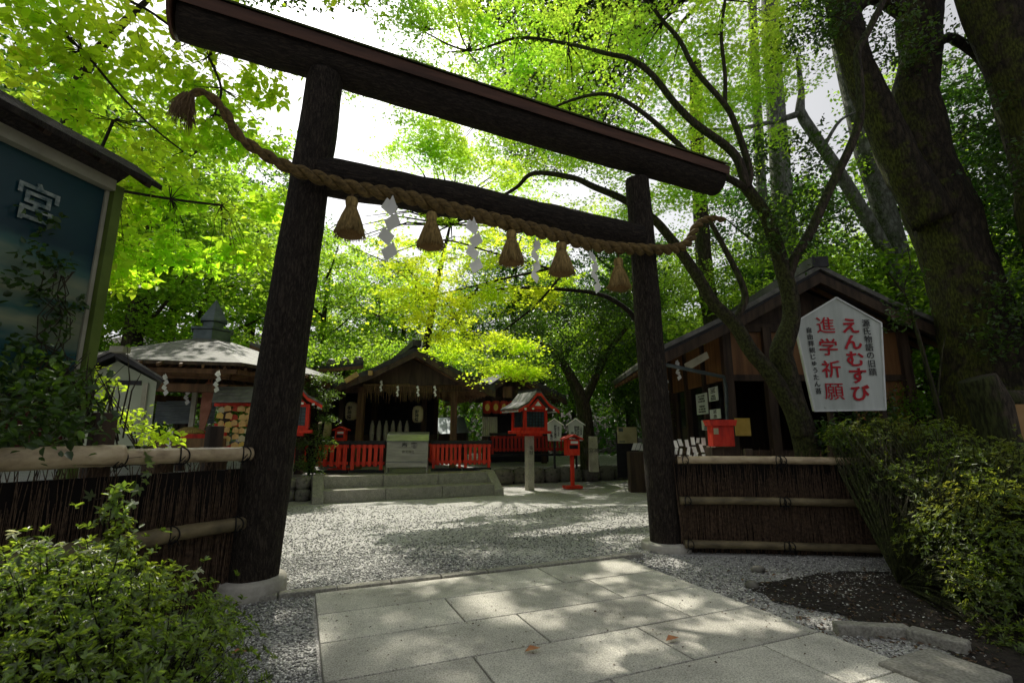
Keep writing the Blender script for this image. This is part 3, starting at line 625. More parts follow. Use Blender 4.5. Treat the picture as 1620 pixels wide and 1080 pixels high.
for i in range(5): MB().beam(Bc+bdir*(i*.42-.1)-bn*.05+Z*(zt+.27), Bc+bdir*(i*.42-.1)+bn*.26+Z*(zt+.06), .05, .05).build('rafter', 'wood_dark', bd)
gz = (BP(60,285).z-BP(60,360).z)/1.08
text('宮', BP(60, 322, .006), -bdir, Z, gz, 'petal', bd, name='painted_character', bold=.01, sx=.95)
text('野', BP(60, 322, .006)+bdir*gz*1.25, -bdir, Z, gz, 'petal', bd, name='painted_character', bold=.01, sx=.95)
# ================================================================ CREAM GABLED BOX
cb = thing('gabled_box', 'cream gable-fronted box with dark slot behind the left fence', 'box', tuple(D(195,700,5.9)-Z*D(195,700,5.9).z))
def E(px, py, Y=5.9): return D(px, py, Y)
b = MB(); b.prism([E(128,705), E(236,705), E(248,604), E(186,571), E(128,600)], Vector((-.6,.8,0))); b.build('body', 'cream', cb)
b = MB()
b.prism([E(182,562,5.78), E(257,604,5.78), E(257,599,5.78), E(183,554,5.78)], Vector((-.78,1.0,0))); b.prism([E(182,562,5.78), E(183,554,5.78), E(106,588,5.78), E(106,595,5.78)], Vector((-.78,1.0,0))); b.build('roof', 'roof_dark', cb)
b = MB(); b.prism([E(183,553,5.76), E(184,550,5.76), E(258,597,5.76), E(258,600,5.76)], Vector((-.79,1.02,0))); b.prism([E(183,553,5.76), E(105,588,5.76), E(105,585,5.76), E(183,549,5.76)], Vector((-.79,1.02,0))); b.build('roof_trim', 'roof', cb)
b = MB(); b.prism([E(168,601,5.89), E(223,602,5.89), E(223,609,5.89), E(168,608,5.89)], Vector((0,.01,0))); b.build('slot', 'black', cb)
b = MB(); b.prism([E(226,606,5.88), E(234,606,5.88), E(222,705,5.88), E(214,705,5.88)], Vector((0,.01,0))); b.build('corner_trim', 'paleframe', cb)
b = MB(); b.box(D(190,553,5.74), (.16,.12,.07)); b.build('ridge_block', 'paleframe', cb)
c = E(180,705); b = MB()
for s in (-.35,.35): MB().box((c.x+s-.2, c.y+.4, c.z/2), (.1,.1,c.z)).build('leg', 'wood_dark', cb)
# ================================================================ PAVILION (hexagonal)
PVC = G(335, 800, 0)*1.0; PVY = 11.6; cc = D(335, 540, PVY); PV = Vector((cc.x, PVY, 0)); zr = cc.z
pv = thing('open_pavilion', 'open wooden pavilion with shallow hexagonal grey roof and pointed finial', 'pavilion', tuple(PV))
zE = D(335, 571, PVY-2.4).z; RE = 3.0
def hexp(r_, z, a0=0): return [PV+Vector((r_*math.cos(a0+i*math.pi/3), r_*math.sin(a0+i*math.pi/3), z)) for i in range(6)]
a0 = R(12); lo, hi, lo2 = hexp(RE, zE, a0), hexp(.42, zr, a0), hexp(RE, zE-.07, a0)
b = MB(); b.add(lo+hi, [(i, (i+1) % 6, 6+(i+1) % 6, 6+i) for i in range(6)]); b.build('roof', 'roof', pv)
b = MB(); b.add([p-Z*.004 for p in lo]+lo2, [(i, (i+1) % 6, 6+(i+1) % 6, 6+i)[::-1] for i in range(6)]); hj = hexp(.3, zr-.12, a0); b.add(lo2+hj, [(i, 6+i, 6+(i+1) % 6, (i+1) % 6) for i in range(6)]); b.build('eave_board', 'wood_dark', pv)
b = MB()
for r_, z in ((2.75, zE-.16), (2.3, zE-.18), (1.7, zE-.1)):
    h = hexp(r_, z, a0)
    for i in range(6): b.beam(h[i], h[(i+1) % 6], .07, .09)
for i in range(48):
    a = 2*math.pi*i/48; b.beam(PV+Vector((2.85*math.cos(a)*.97, 2.85*math.sin(a)*.97, zE-.10)), PV+Vector((.4*math.cos(a), .4*math.sin(a), zr-.2)), .045, .06)
b.build('rafters', 'wood_brown', pv)
b = MB(); h = hexp(2.2, 0, a0); zb_ = zE-.45
for i in range(6): b.beam(h[i]+Z*zb_, h[(i+1) % 6]+Z*zb_, .12, .16); b.beam(h[i]+Z*(zb_+.22), h[(i+1) % 6]+Z*(zb_+.22), .07, .07)
b.build('ring_beam', 'wood_brown', pv)
for i in range(6):
    b = MB(); b.box(h[i]+Z*zb_/2, (.16,.16,zb_)); b.build('post', 'wood_dark', pv)
b = MB(); b.lathe([(.46,0), (.44,.02), (.44,.26), (.50,.27), (.50,.32), (.30,.33)], 6, PV+Z*(zr-.04)); b.build('finial_base', 'finial', pv)
b = MB(); b.lathe([(.24,0), (.24,.16), (.32,.18), (.32,.22), (.01,.75)], 6, PV+Z*(zr+.28)); b.build('finial', 'finial', pv)
# things in / around the pavilion
def corr(px0, px1, y0, y1, Y, lab):
    b = MB(); a, c = D(px0, y1, Y), D(px1, y0, Y); n = 26
    for i in range(n+1):
        z = a.z+(c.z-a.z)*i/n; yy = Y+(.02 if i % 2 else 0); b.v += [Vector((a.x, yy, z)), Vector((c.x, yy, z))]
    b.f = [(2*i, 2*i+1, 2*i+3, 2*i+2) for i in range(n)]; b.build('corrugated_panel', 'corrugated', None, lab, 'panel', 'corrugated panels standing behind the pavilion')
corr(243, 303, 634, 670, 12.6, 'wider corrugated grey panel seen through the pavilion'); corr(320, 342, 634, 670, 12.7, 'narrow corrugated grey panel behind the reddish long board')
c = D(323, 640, 10.4); b = MB(); pr_ = [(-.02,-.62), (-.05,-.55), (-.10,-.1), (-.11,.2), (-.08,.45), (-.045,.5), (-.03,.6), (-.015,.48), (.015,.48), (.03,.58), (.05,.46), (.10,.2), (.10,-.1), (.045,-.5), (0,-.62)]
b.prism([c+X*x+Z*z for x, z in pr_], Y_*.04); o = b.build('long_board', 'pinkboard', None, 'reddish pointed long board hanging upright in the pavilion', 'board'); o.rotation_euler = (0,.05,.2)
b = MB(); c = D(306, 645, 10.5); b.box(c, (.10,.05,1.0)); b.build('hanging_banner', 'cloth', None, 'pale narrow banner beside the reddish long board', 'banner')
ek = thing('plaque_rack', 'red rack crowded with wooden votive plaques under a shingled roof', 'plaque rack', tuple(G(368, 790)))
YE = 9.6; a, c = D(340, 640, YE), D(425, 715, YE)
b = MB()
for px in (345, 388, 425): b.beam(D(px, 632, YE), Vector((D(px, 632, YE).x, YE, 0)), .09, .09)
for py in (640, 672, 705): b.beam(D(340, py, YE), D(428, py, YE), .05, .06)
b.build('frame', 'red', ek)
b = MB(); p, q = D(336, 634, YE-.25), D(430, 634, YE-.25); p2, q2 = D(341, 612, YE+.15), D(430, 612, YE+.15)
for k in range(4):
    f0, f1 = k/4, (k+1.12)/4; b.add([p.lerp(p2, f0)-Y_*.02, q.lerp(q2, f0)-Y_*.02, q.lerp(q2, f1), p.lerp(p2, f1), p.lerp(p2, f0)-Y_*.02-Z*.03, q.lerp(q2, f0)-Y_*.02-Z*.03], [(0,1,2,3), (4,5,1,0)])
b.build('roof', 'roof', ek)
lay = 0
for r_ in range(6):
    for k in range(7):
        if random.random() < .04: continue
        b = MB(); p = D(349+k*11+random.uniform(-2,2), 648+r_*11+random.uniform(-2,2), YE-.07-.012*lay % .05-.004*((r_*7+k) % 9)); w, h_ = random.uniform(.058,.072), random.uniform(.042,.052)
        b.prism([p+X*-w-Z*h_, p+X*w-Z*h_, p+X*w+Z*h_*.7, p+Z*h_*1.5, p-X*w+Z*h_*.7], Y_*.006); o = b.build('votive_plaque', random.choice(['ema','ema','gold','wood_end','lantern','lantern_red','ema']), None, 'small wooden votive plaque hung in the crowded red rack', 'plaque', 'votive plaques on the red rack'); o.rotation_euler = (0, random.uniform(-.2,.2), random.uniform(-.2,.2))
tb = thing('offering_table', 'low wooden table with straw heap under the pavilion', 'table', tuple(G(310, 790)))
b = MB(); a = D(300, 700, 9.3); b.box(a, (1.1,.6,.16)); b.build('tabletop', 'wood_brown', tb)
b = MB()
for s in (-.45,.45): MB().box((a.x+s, a.y, a.z/2-.05), (.09,.5,a.z-.1)).build('leg', 'wood_dark', tb)
b = MB(); a = D(300, 686, 9.3); b.lathe([(.26,0), (.22,.06), (.1,.12), (.02,.13)], 14, a); b.build('straw_heap', 'straw', None, 'small heap of pale straw on the wooden table', 'straw', smooth=True)
b = MB(); a = D(322, 690, 9.9); b.box(a, (.9,.04,.22)); b.build('red_cloth', 'red', None, 'bright red cloth strip behind the straw heap', 'cloth')
for (px, py), Yp, lab in (((347,585), 9.1, 'larger paper streamer under the pavilion eave at right'), ((262,590), 9.2, 'paper streamer at the pavilion eave beside the cream box'), ((297,608), 10.2, 'small paper streamer inside the pavilion left of the long board'), ((272,675), 8.6, 'white paper streamer standing low above the bamboo rail')):
    make_shide(tuple(D(px, py, Yp)), .3, .85, lab, 'paper streamers in the pavilion')
# ================================================================ VERMILION LANTERNS ON POSTS
def make_lantern(loc, rz, lab, tw):
    t = thing('post_lantern', lab, 'lantern', loc, rz, 'vermilion shrine lanterns on stone posts'); ph = 1.42
    b = MB(); b.box((0,0,ph/2), (.185,.185,ph)); b.build('stone_post', 'post_stone', t, world=False, bevel=.012)
    text(tw, (0,-.0945,1.0), X, Z, .12, 'faint', t, line=1.0, world=False)
    b = MB(); b.box((0,0,ph+.035), (.86,.80,.07)); b.box((0,0,ph-.03), (.5,.5,.06)); b.build('tray', 'red', t, world=False, bevel=.006)
    z0, z1 = ph+.07, ph+.62; w = .31; b = MB()
    for x in (-w, w):
        for y in (-w, w): b.box((x, y, (z0+z1)/2), (.075,.075,z1-z0))
    for s in (-1, 1):
        b.box((0, s*w, z0+.045), (2*w-.075,.06,.09)); b.box((0, s*w, z1-.03), (2*w-.075,.06,.06)); b.box((s*w, 0, z0+.045), (.06,2*w-.075,.09)); b.box((s*w, 0, z1-.03), (.06,2*w-.075,.06))
    b.build('frame', 'red', t, world=False, bevel=.004)
    for ax in range(4):
        m_ = Matrix.Rotation(ax*math.pi/2, 4, 'Z'); b = MB(); b.box((0,-w+.012,(z0+z1)/2+.02), (2*w-.075,.006,z1-z0-.14)); b.v = [m_@p for p in b.v]; pn = b.build('pane', 'pane', t, world=False)
        b = MB()
        for k in range(-2, 3): b.box((k*.09,-w-.002,(z0+z1)/2+.02), (.012,.012,z1-z0-.14))
        for k in range(-2, 3): b.box((0,-w-.006,(z0+z1)/2+.02+k*.075), (2*w-.08,.010,.012))
        b.v = [m_@p for p in b.v]; b.build('lattice', 'black', t, world=False)
    # gabled roof: ridge along local Y
    e, zr_, ze = .60, z1+.40, z1-.03; y0, y1 = -.50, .50; b = MB()
    prof = [(-e, ze), (-.30, z1+.13), (-.06, zr_), (.06, zr_), (.30, z1+.13), (e, ze)]
    top = [(x, z+.055) for x, z in prof]
    b.prism([Vector((x, y0, z)) for x, z in prof]+[Vector((x, y0, z)) for x, z in top[::-1]], Y_*(y1-y0)); b.build('roof', 'roof', t, world=False)
    b = MB(); b.box((0,0,zr_+.085), (.10,1.04,.07)); b.build('ridge', 'roof_dark', t, world=False)
    for y in (y0-.015, y1+.015):
        b = MB(); b.prism([Vector((x*1.0, y-.012, z-.07)) for x, z in prof]+[Vector((x, y-.012, z+.0)) for x, z in prof[::-1]], Y_*.024); b.build('gable_board', 'red', t, world=False)
        b = MB(); b.prism([(-.28, y*.86, z1), (.28, y*.86, z1), (.0, y*.86, z1+.27)], Y_*.02); b.build('gable_panel', 'red', t, world=False)
        s = -1 if y < 0 else 1; MB().prism([(-.10, y*.86+s*.025, z1+.08), (.10, y*.86+s*.025, z1+.08), (.0, y*.86+s*.025, z1+.20)], Y_*.008).build('gable_vent', 'white', t, world=False)
        for x, z in ((-.42, z1-.015), (.42, z1-.015), (-.2, z1+.0), (.2,z1+.0)): MB().box((x, y+s*.03, z), (.05,.02,.045)).build('white_tip', 'white', t, world=False)
    b = MB()
    for s in (-1, 1):
        for k in range(-3, 4): b.box((s*(e-.06), k*.14, ze-.03), (.09,.035,.035))
    b.build('rafter_end', 'white', t, world=False); return t
lan = make_lantern(tuple(G(838, 775)), R(28), 'vermilion lantern with grey roof on stone post right of the steps', '奉\n献')
dup(lan, tuple(G(452, 792)), R(20), 'vermilion lantern half hidden behind the left torii pillar')
# ================================================================ DONATION BOX, RED FENCES
ob = thing('offering_box', 'brushed metal offering box on thin legs at the top of the steps', 'offering box', tuple(G(643, 749, PLAT)), A23*.35)
OB = [(-.49,.0), (.49,.0)]
for x in (-.46,.46):
    for y in (0,.45): MB().tube([(x,y,0), (x,y,.14)], .016, 8).build('leg', 'steel', ob, world=False)
b = MB(); b.box((0,.225,.44), (.96,.46,.60)); b.build('body', 'steel', ob, world=False, bevel=.01)
b = MB(); b.prism([(-.49,-.015,.745), (-.49,.47,.745), (-.49,.47,.96), (-.49,.12,.90)], X*.98); b.build('hopper', 'steel', ob, world=False, bevel=.01)
b = MB(); b.box((0,-.012,.27), (.97,.02,.012)); b.box((0,-.012,.735), (.99,.03,.016)); b.build('seam', 'finial', ob, world=False)
text('奉  賽', (.04,-.012,.645), X, Z, .14, 'blacktext', ob, world=False, bold=.01)
text('野宮神社', (.02,-.012,.50), X, Z, .07, 'faint', ob, world=False)
FP0 = G(608, 748, PLAT)
def red_panel(p, q, lab, nsl, h=.66, mt='red', tilt=.02, base=True):
    p, q = Vector(p), Vector(q); d = (q-p); l = d.length; d.normalize(); n = Vector((-d.y, d.x, 0))
    t = thing('picket_fence', lab, 'fence', tuple((p+q)/2), 0, 'vermilion picket panels before the shrine')
    b = MB()
    for z in (h*.93, h*.34): b.beam(p+Z*z+n*.02, q+Z*z+n*.02, .03, .07)
    b.build('rail', mt, t)
    w = l/nsl
    for i in range(nsl):
        lg = i in (0, nsl-1); b = MB(); zz = .07 if lg else .15; b.box(p+d*(w*(i+.5))+Z*((h+zz)/2)-n*.012, (w*.60,.025,h-zz), (d, n, Z)); b.build('picket', mt, t)
    b = MB(); b.beam(p-d*.02+Z*(h+.045)+n*.01, q+d*.02+Z*(h+.045)+n*.01, .10, .085); b.build('cap_rail', 'black', t, bevel=.006)
    if base: b = MB(); b.beam(p+Z*.035+n*.02, q+Z*.035+n*.02, .12, .07); b.build('base_rail', 'black', t)
    return t
Yf = 12.1
def gp(px, Y=Yf, z=PLAT): r = D(px, 700, Y); return Vector((r.x, Y, z))
red_panel(gp(491,11.9), gp(552,12.0), 'leftmost vermilion picket panel, beside the evergreen shrub', 6)
red_panel(gp(555,12.0), gp(609,12.05), 'vermilion picket panel directly left of the metal offering box', 6)
red_panel(gp(683,12.6), gp(731,12.8), 'vermilion picket panel right of the metal offering box', 7)
red_panel(gp(733,12.8), gp(777,13.0), 'vermilion picket panel ending the front row at right', 6)
red_panel(gp(672,14.0), gp(692,14.2), 'short vermilion picket panel glimpsed behind the offering box', 3, base=False)
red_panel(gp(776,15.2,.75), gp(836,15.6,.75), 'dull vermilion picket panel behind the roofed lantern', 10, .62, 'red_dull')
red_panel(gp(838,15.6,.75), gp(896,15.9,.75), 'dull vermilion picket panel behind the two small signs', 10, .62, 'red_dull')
red_panel(gp(425,12.6), gp(487,12.5), 'vermilion picket panel behind the left post lantern', 8)
# small red boxes
def red_box(loc, z0, lab, sc=1.0, rz=0, post=True):
    t = thing('letter_box', lab, 'box', loc, rz, 'small vermilion letter boxes')
    if post:
        b = MB(); b.box((0,0,.05), (.46,.30,.07)); b.box((0,0,z0/2), (.09,.09,z0)); b.build('stand', 'red', t, world=False, bevel=.005)
    w = .17*sc; h_ = .42*sc; b = MB(); b.box((0,0,z0+h_/2), (2*w, 1.7*w, h_)); b.build('body', 'red', t, world=False, bevel=.005)
    e = w*1.5; b = MB()
    b.prism([(-e,-w*1.3,z0+h_*.96), (0,-w*1.3,z0+h_*1.22), (e,-w*1.3,z0+h_*.96), (e,-w*1.3,z0+h_*1.03), (0,-w*1.3,z0+h_*1.30), (-e,-w*1.3,z0+h_*1.03)], Y_*w*2.6); b.build('roof', 'red', t, world=False)
    b = MB(); b.box((.02*sc,-w*.86,z0+h_*.8), (w*1.2,.008,h_*.16)); b.build('label_plate', 'white', t, world=False)
    b = MB(); b.box((0,-w*.86,z0+h_*.52), (w*1.4,.006,h_*.24)); b.build('slot', 'black', t, world=False); return t
red_box(tuple(G(906, 773)), .86, 'vermilion letter box on red post before the boulder wall', 1.0, .25)
red_box(tuple(gp(539, 12.35)), .70, 'small vermilion letter box rising over the left picket fence', .72, 0)
# ================================================================ SHRINE BUILDINGS
def gable_building(name, lab, Y, apex, eL, eR, posts, zbase, depth, front=0.5, mats=('roof_dark','wood_dark','wood_brown')):
    a, l, r_ = D(*apex, Y), D(*eL, Y), D(*eR, Y); t = thing(name, lab, 'building', (a.x, Y, zbase))
    dp = V*depth; th = .13
    b = MB(); mid_l = a.lerp(l, .5)-Z*.06; mid_r = a.lerp(r_, .5)-Z*.06
    prof = [l, mid_l, a, mid_r, r_]
    b.prism([p-V*front for p in prof]+[p-V*front+Z*th for p in prof[::-1]], dp+V*front*2); b.build('roof', mats[0], t)
    b = MB(); b.prism([p-V*(front+.03)-Z*.16 for p in prof]+[p-V*(front+.03)-Z*.005 for p in prof[::-1]], V*.05); b.build('barge_board', mats[1], t)
    b = MB(); b.beam(a-V*(front+.1)+Z*.2, a+dp+V*front+Z*.2, .22, .16); b.build('ridge', mats[0], t)
    b = MB(); n = 14
    for i in range(n):
        o = V*(i/(n-1)*depth-front+.2)
        for p in (l, r_):
            m_ = a.lerp(p, .5)-Z*.06; b.beam(a+o-Z*.05, m_+o-Z*.05, .05, .08); b.beam(m_+o-Z*.05, p+o-Z*.06, .05, .08)
    b.build('rafters', mats[2], t)
    return t, a, l, r_
YS = 13.4
sh, sa, sl, sr = gable_building('worship_hall', 'open dark timber worship hall with gabled roof behind the offering box', YS, (652,560), (520,618), (772,622), [], PLAT, 3.6, .55)
zb1 = D(600, 612, YS).z
for px, Yp, w in ((571,13.5,.17), (718,13.9,.17), (541,14.6,.14), (671,15.0,.14), (592,16.5,.14), (690,16.9,.14)):
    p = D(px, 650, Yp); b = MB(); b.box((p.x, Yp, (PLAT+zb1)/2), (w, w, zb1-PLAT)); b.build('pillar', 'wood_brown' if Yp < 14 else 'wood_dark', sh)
b = MB()
for Yp in (13.45, 15.2, 16.8):
    b.beam(D(525, 616, Yp), D(765, 612, Yp+.3), .14, .2)
b.build('cross_beam', 'wood_dark', sh)
b = MB(); p0, p1 = D(556, 612, YS), D(734, 608, YS); b.prism([p0, p1, D(652, 568, YS)], V*.05); b.build('gable_wall', 'wood_dark', sh)
b = MB(); b.box(D(586, 590, YS-.62), (.10,.08,.12)); b.build('beam_nose', 'wood_end', sh)
b = MB(); b.beam(D(546,603,YS-.6), D(566,591,YS-.6), .03, .13); b.build('gilt_board_end', 'wood_end', sh)
b = MB(); b.beam(D(728,590,YS-.4), D(752,606,YS-.4), .03, .12); b.build('gilt_board_end', 'wood_end', sh)
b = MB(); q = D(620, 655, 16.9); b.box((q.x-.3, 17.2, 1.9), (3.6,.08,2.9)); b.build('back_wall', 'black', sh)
b = MB(); b.box((D(620,700,15.5).x, 15.6, .95), (2.6,.6,.9)); b.build('altar_step', 'wood_dark', sh)
for i in range(6):
    p = D(588+i*11, 690, 14.6); b = MB(); b.lathe([(.05,0), (.07,.22), (.06,.42), (.02,.58)], 8, p-Z*.12); b.build('wrapped_bottle', 'post_stone', None, 'pale wrapped bottle in the row on the hall altar', 'bottle', 'pale wrapped bottles on the altar')
for px, py, w in ((608,645,.20), (585,655,.14)):
    b = MB(); c = D(px, py, 15.2); b.add([c+X*w*(1+.2*math.cos(5*a))*math.cos(a)+Z*w*(1+.2*math.cos(5*a))*math.sin(a) for a in [i*math.pi/15 for i in range(30)]], [tuple(range(30))])
# hanging straw fringe under the front beam
fr = thing('straw_fringe', 'fringe of brown straw strands hanging under the worship hall beam', 'fringe', tuple(D(655,640,13.3)))
b = MB(); p, q = D(575,608,13.25), D(735,606,13.6)
b.tube([p, p.lerp(q,.5)-Z*.05, q], .03, 6); b.build('fringe_rope', 'straw_dark', fr)
b = MB()
for i in range(110):
    c = p.lerp(q, i/109+random.uniform(-.003,.003)); b.tube([c, c+Vector((random.uniform(-.02,.02), 0, -random.uniform(.2,.55)))], [.012,.005], 4, False)
b.build('fringe_strands', 'straw_dark', fr)
for i, (px, py) in enumerate(((604,601), (630,609), (661,609), (688,609))):
    make_shide(tuple(D(px, py, 13.15)), .15, .62, ('leftmost', 'second', 'third', 'rightmost')[i]+' small paper streamer on the worship hall fringe', 'paper streamers on the worship hall')
def paper_lantern(px, py, Y, hgt, lab, mt='lantern', tw='御神燈', name='paper_lantern', grp='cream paper lanterns', wr=.33, tc='blacktext'):
    c = D(px, py, Y); t = thing(name, lab, 'lantern', tuple(c), 0, grp); h_ = hgt/2; w = hgt*wr; b = MB()
    b.lathe([(w*.5,-h_), (w*.85,-h_*.86), (w,-h_*.5), (w*1.02,0), (w,h_*.5), (w*.85,h_*.86), (w*.5,h_)], 20); b.build('shade', mt, t, world=False, smooth=True)
    b = MB(); b.lathe([(w*.55,-h_-.03), (w*.55,-h_)], 14); b.lathe([(w*.55,h_), (w*.55,h_+.03)], 14); b.build('rim', 'black', t, world=False)
    if tw: text('\n'.join(tw), (0,-w*1.05,0), X, Z, hgt*.25, tc, t, world=False, bold=.02, line=.95)
    return t
paper_lantern(556, 650, 13.9, .50, 'cream paper lantern left of the front hall pillar')
paper_lantern(661, 655, 14.1, .46, 'cream paper lantern hanging above the offering box')
paper_lantern(513, 679, 13.2, .42, 'drum-shaped cream lantern low beside the leftmost picket panel', wr=.42)
# left neighbour roofs
def roof_slab(name, lab, pts, d, mt='roof_dark', th=.1, cat='building'):
    t = thing(name, lab, cat, tuple(pts[0]-Z*(pts[0].z-PLAT))); b = MB(); b.prism([p for p in pts]+[p+Z*th for p in pts[::-1]], d); b.build('roof', mt, t); b = MB(); b.prism([p-Z*.12-V*.03 for p in pts]+[p-Z*.005-V*.03 for p in pts[::-1]], V*.04); b.build('barge_board', 'wood_brown', t)
    b = MB(); lo_ = min(pts, key=lambda p: p.z)
    c = sum(pts, Vector())/len(pts)+V*1.0; b.box((c.x, c.y, (PLAT+lo_.z)/2), (abs(pts[0].x-pts[-1].x)*.55, 1.6, lo_.z-PLAT)); b.build('wall', 'wood_dark', t); return t
roof_slab('side_hall', 'small dark hall with brown bargeboard behind the left post lantern', [D(395,545,14.2), D(465,572,14.2), D(515,603,14.2)], V*3, 'roof')
roof_slab('back_hall', 'grey curved roof glimpsed left of the worship hall', [D(470,585,17.5), D(530,582,17.5), D(575,578,17.5)], V*2+Z*.25, 'roof_dark')
b = MB()
for k, px in enumerate((524, 545, 567)):
    p = D(px, 580-k*2, 17.8); b.lathe([(.16,0), (.2,.1), (.14,.25), (.05,.3)], 8, p)
b.build('ridge_tiles', 'roof', None, 'row of rounded ridge tiles on the roof behind the worship hall', 'roof tiles')
# right hall with red lanterns
YR = 16.2
rh, ra, rl, rr_ = gable_building('lantern_hall', 'dark gabled hall with a row of red lanterns right of the worship hall', YR, (806,590), (735,632), (884,634), [], PLAT, 3.5, .5)
zb2 = D(800, 628, YR).z
for px in (768, 860): 
    for Yp in (16.3, 18.5): p = D(px, 650, Yp); b = MB(); b.box((p.x, Yp, (PLAT+zb2)/2), (.18,.18,zb2-PLAT)); b.build('pillar', 'wood_dark', rh)
b = MB(); b.beam(D(750,632,YR+.05), D(872,632,YR+.05), .14, .2); b.build('cross_beam', 'wood_dark', rh)
b = MB(); b.box(D(803,620,YR-.3), (.3,.06,.36)); b.build('gable_plaque', 'wood_brown', rh)
b = MB(); b.prism([D(752,630,YR+.1), D(868,630,YR+.1), D(806,598,YR+.1)], V*.05); b.build('gable_wall', 'wood_dark', rh)
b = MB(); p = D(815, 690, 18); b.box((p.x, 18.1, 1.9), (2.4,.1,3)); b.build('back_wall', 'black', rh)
for i, px in enumerate((771, 784.5, 797.5, 811)):
    paper_lantern(px, 644, 16.0, .42, ('leftmost', 'second from left', 'third from left', 'rightmost')[i]+' red lantern in the row under the right hall eave', 'lantern_red', None, grp='red lanterns under the right hall eave', wr=.36)
    b = MB(); c = D(px, 644, 15.83); b.add([c+X*.075*math.cos(a)+Z*.11*math.sin(a) for a in [k*math.pi/9 for k in range(18)]], [tuple(range(18))]); 
    b.build('gold_crest', 'gold', [o for o in C.objects if o.name.startswith('paper_lantern')][-1])
b = MB(); p, q = D(763,659,16.1), D(787,659,16.1); n = 16
for i in range(n+1):
    x = p.lerp(q, i/n)+Y_*(.03 if i % 2 else 0); b.v += [x, x-Z*.62]
b.f = [(2*i, 2*i+1, 2*i+3, 2*i+2) for i in range(n)]; cl = b.build('hall_curtain', 'cloth', None, 'pale curtain with faint writing hung under the red lanterns', 'curtain')
W[cl] = Matrix.Translation(cl.location); 
# ---- small background shrine with pale roof seen between pillars
ss = thing('small_shrine', 'little shrine with pale flared roof seen through the worship hall', 'shrine', tuple(gp(708, 17.5)))
b = MB(); a_, c_ = [D(682,659,17.5), D(690,676,17.5), D(697,685,17.5), D(742,684,17.5)], None
b.add([D(683,661,17.6), D(733,659,17.9), D(742,684,17.2), D(697,686,17.0), D(688,676,17.2)], [(0,1,2,3,4)]); b.build('roof', 'corrugated', ss)
b = MB(); p = D(716,700,17.8); b.box((p.x, 18.0, 1.0), (1.0,.6,1.2)); b.build('body', 'wood_dark', ss)
# ================================================================ SMALL EMA SIGNS, STONE PILLAR, NOTICE
def house_sign(px, top, bot, Y, w, lab, cols):
    c = D(px, (top+bot)/2, Y); zt_, zb_ = D(px, top, Y).z, D(px, bot, Y).z; h_ = zt_-zb_
    t = thing('house_shaped_sign', lab, 'sign', (c.x, Y, .45), 0, 'small white house-shaped signs')
    b = MB(); b.prism([(c.x-w*.42, Y, zb_), (c.x+w*.42, Y, zb_), (c.x+w*.5, Y, zt_-h_*.24), (c.x, Y, zt_-h_*.03), (c.x-w*.5, Y, zt_-h_*.24)], Y_*.03); b.build('board', 'signface', t)
    b = MB(); e = w*.62; zz = zt_-h_*.25
    b.prism([(c.x-e, Y-.05, zz-.03), (c.x, Y-.05, zt_), (c.x+e, Y-.05, zz-.03), (c.x+e, Y-.05, zz), (c.x, Y-.05, zt_+.035), (c.x-e, Y-.05, zz)], Y_*.13); b.build('roof_strip', 'paper', t)
    b = MB(); b.box((c.x, Y+.05, (zb_+.45)/2), (.06,.05,zb_-.45)); b.build('stake', 'black', t)
    for s, dx, zc, sz in cols: text('\n'.join(s), (c.x+dx*w, Y-.005, zb_+h_*zc), X, Z, sz*h_, 'blacktext', t, bold=.015, line=.95)
house_sign(877, 663, 697, 14.3, .44, 'white house-shaped sign nearer the vermilion lantern', [('野宮大黒天', .06, .42, .13), ('縁結び祈願', .27, .44, .095), ('お亀石', -.2, .24, .14)])
house_sign(911, 663, 697, 14.3, .44, 'white house-shaped sign directly above the red letter box', [('野宮大神', -.02, .42, .14), ('健康祈願', .16, .46, .12), ('神石守', -.24, .24, .13), ('子宝安産', .34, .44, .10)])
sp = D(937, 700, 13.9); p = thing('inscribed_stone', 'square inscribed stone pillar before a tree trunk', 'stone pillar', (sp.x, 13.9, .40))
zt_ = D(936, 690, 13.9).z; b = MB(); b.box((sp.x+.02, 13.9, (zt_+.4)/2), (.25,.22,zt_-.4), taper=.9); b.build('shaft', 'post_stone', p, bevel=.01)
text('野宮神社', (sp.x+.02, 13.785, (zt_+.4)/2+.1), X, Z, .15, 'faint', p, line=1.0); p.children[-1].data.transform(Matrix.Identity(4))
nb = thing('information_board', 'small cream information board on a dark stand near the shop', 'board', (D(992,720,14.4).x, 14.4, .45))
b = MB(); c = D(992, 688, 14.4); b.box(c, (.56,.04,.46)); b.build('panel', 'lantern', nb)
b = MB(); b.box((c.x, 14.45, c.z/2+.15), (.62,.04,c.z-.1)); b.build('stand', 'black', nb)
b = MB(); b.box(c+Vector((-.18,-.024,.15)), (.13,.006,.1)); b.box(c+Vector((-.15,-.024,-.18)), (.16,.006,.03)); b.build('printed_mark', 'finial', nb)
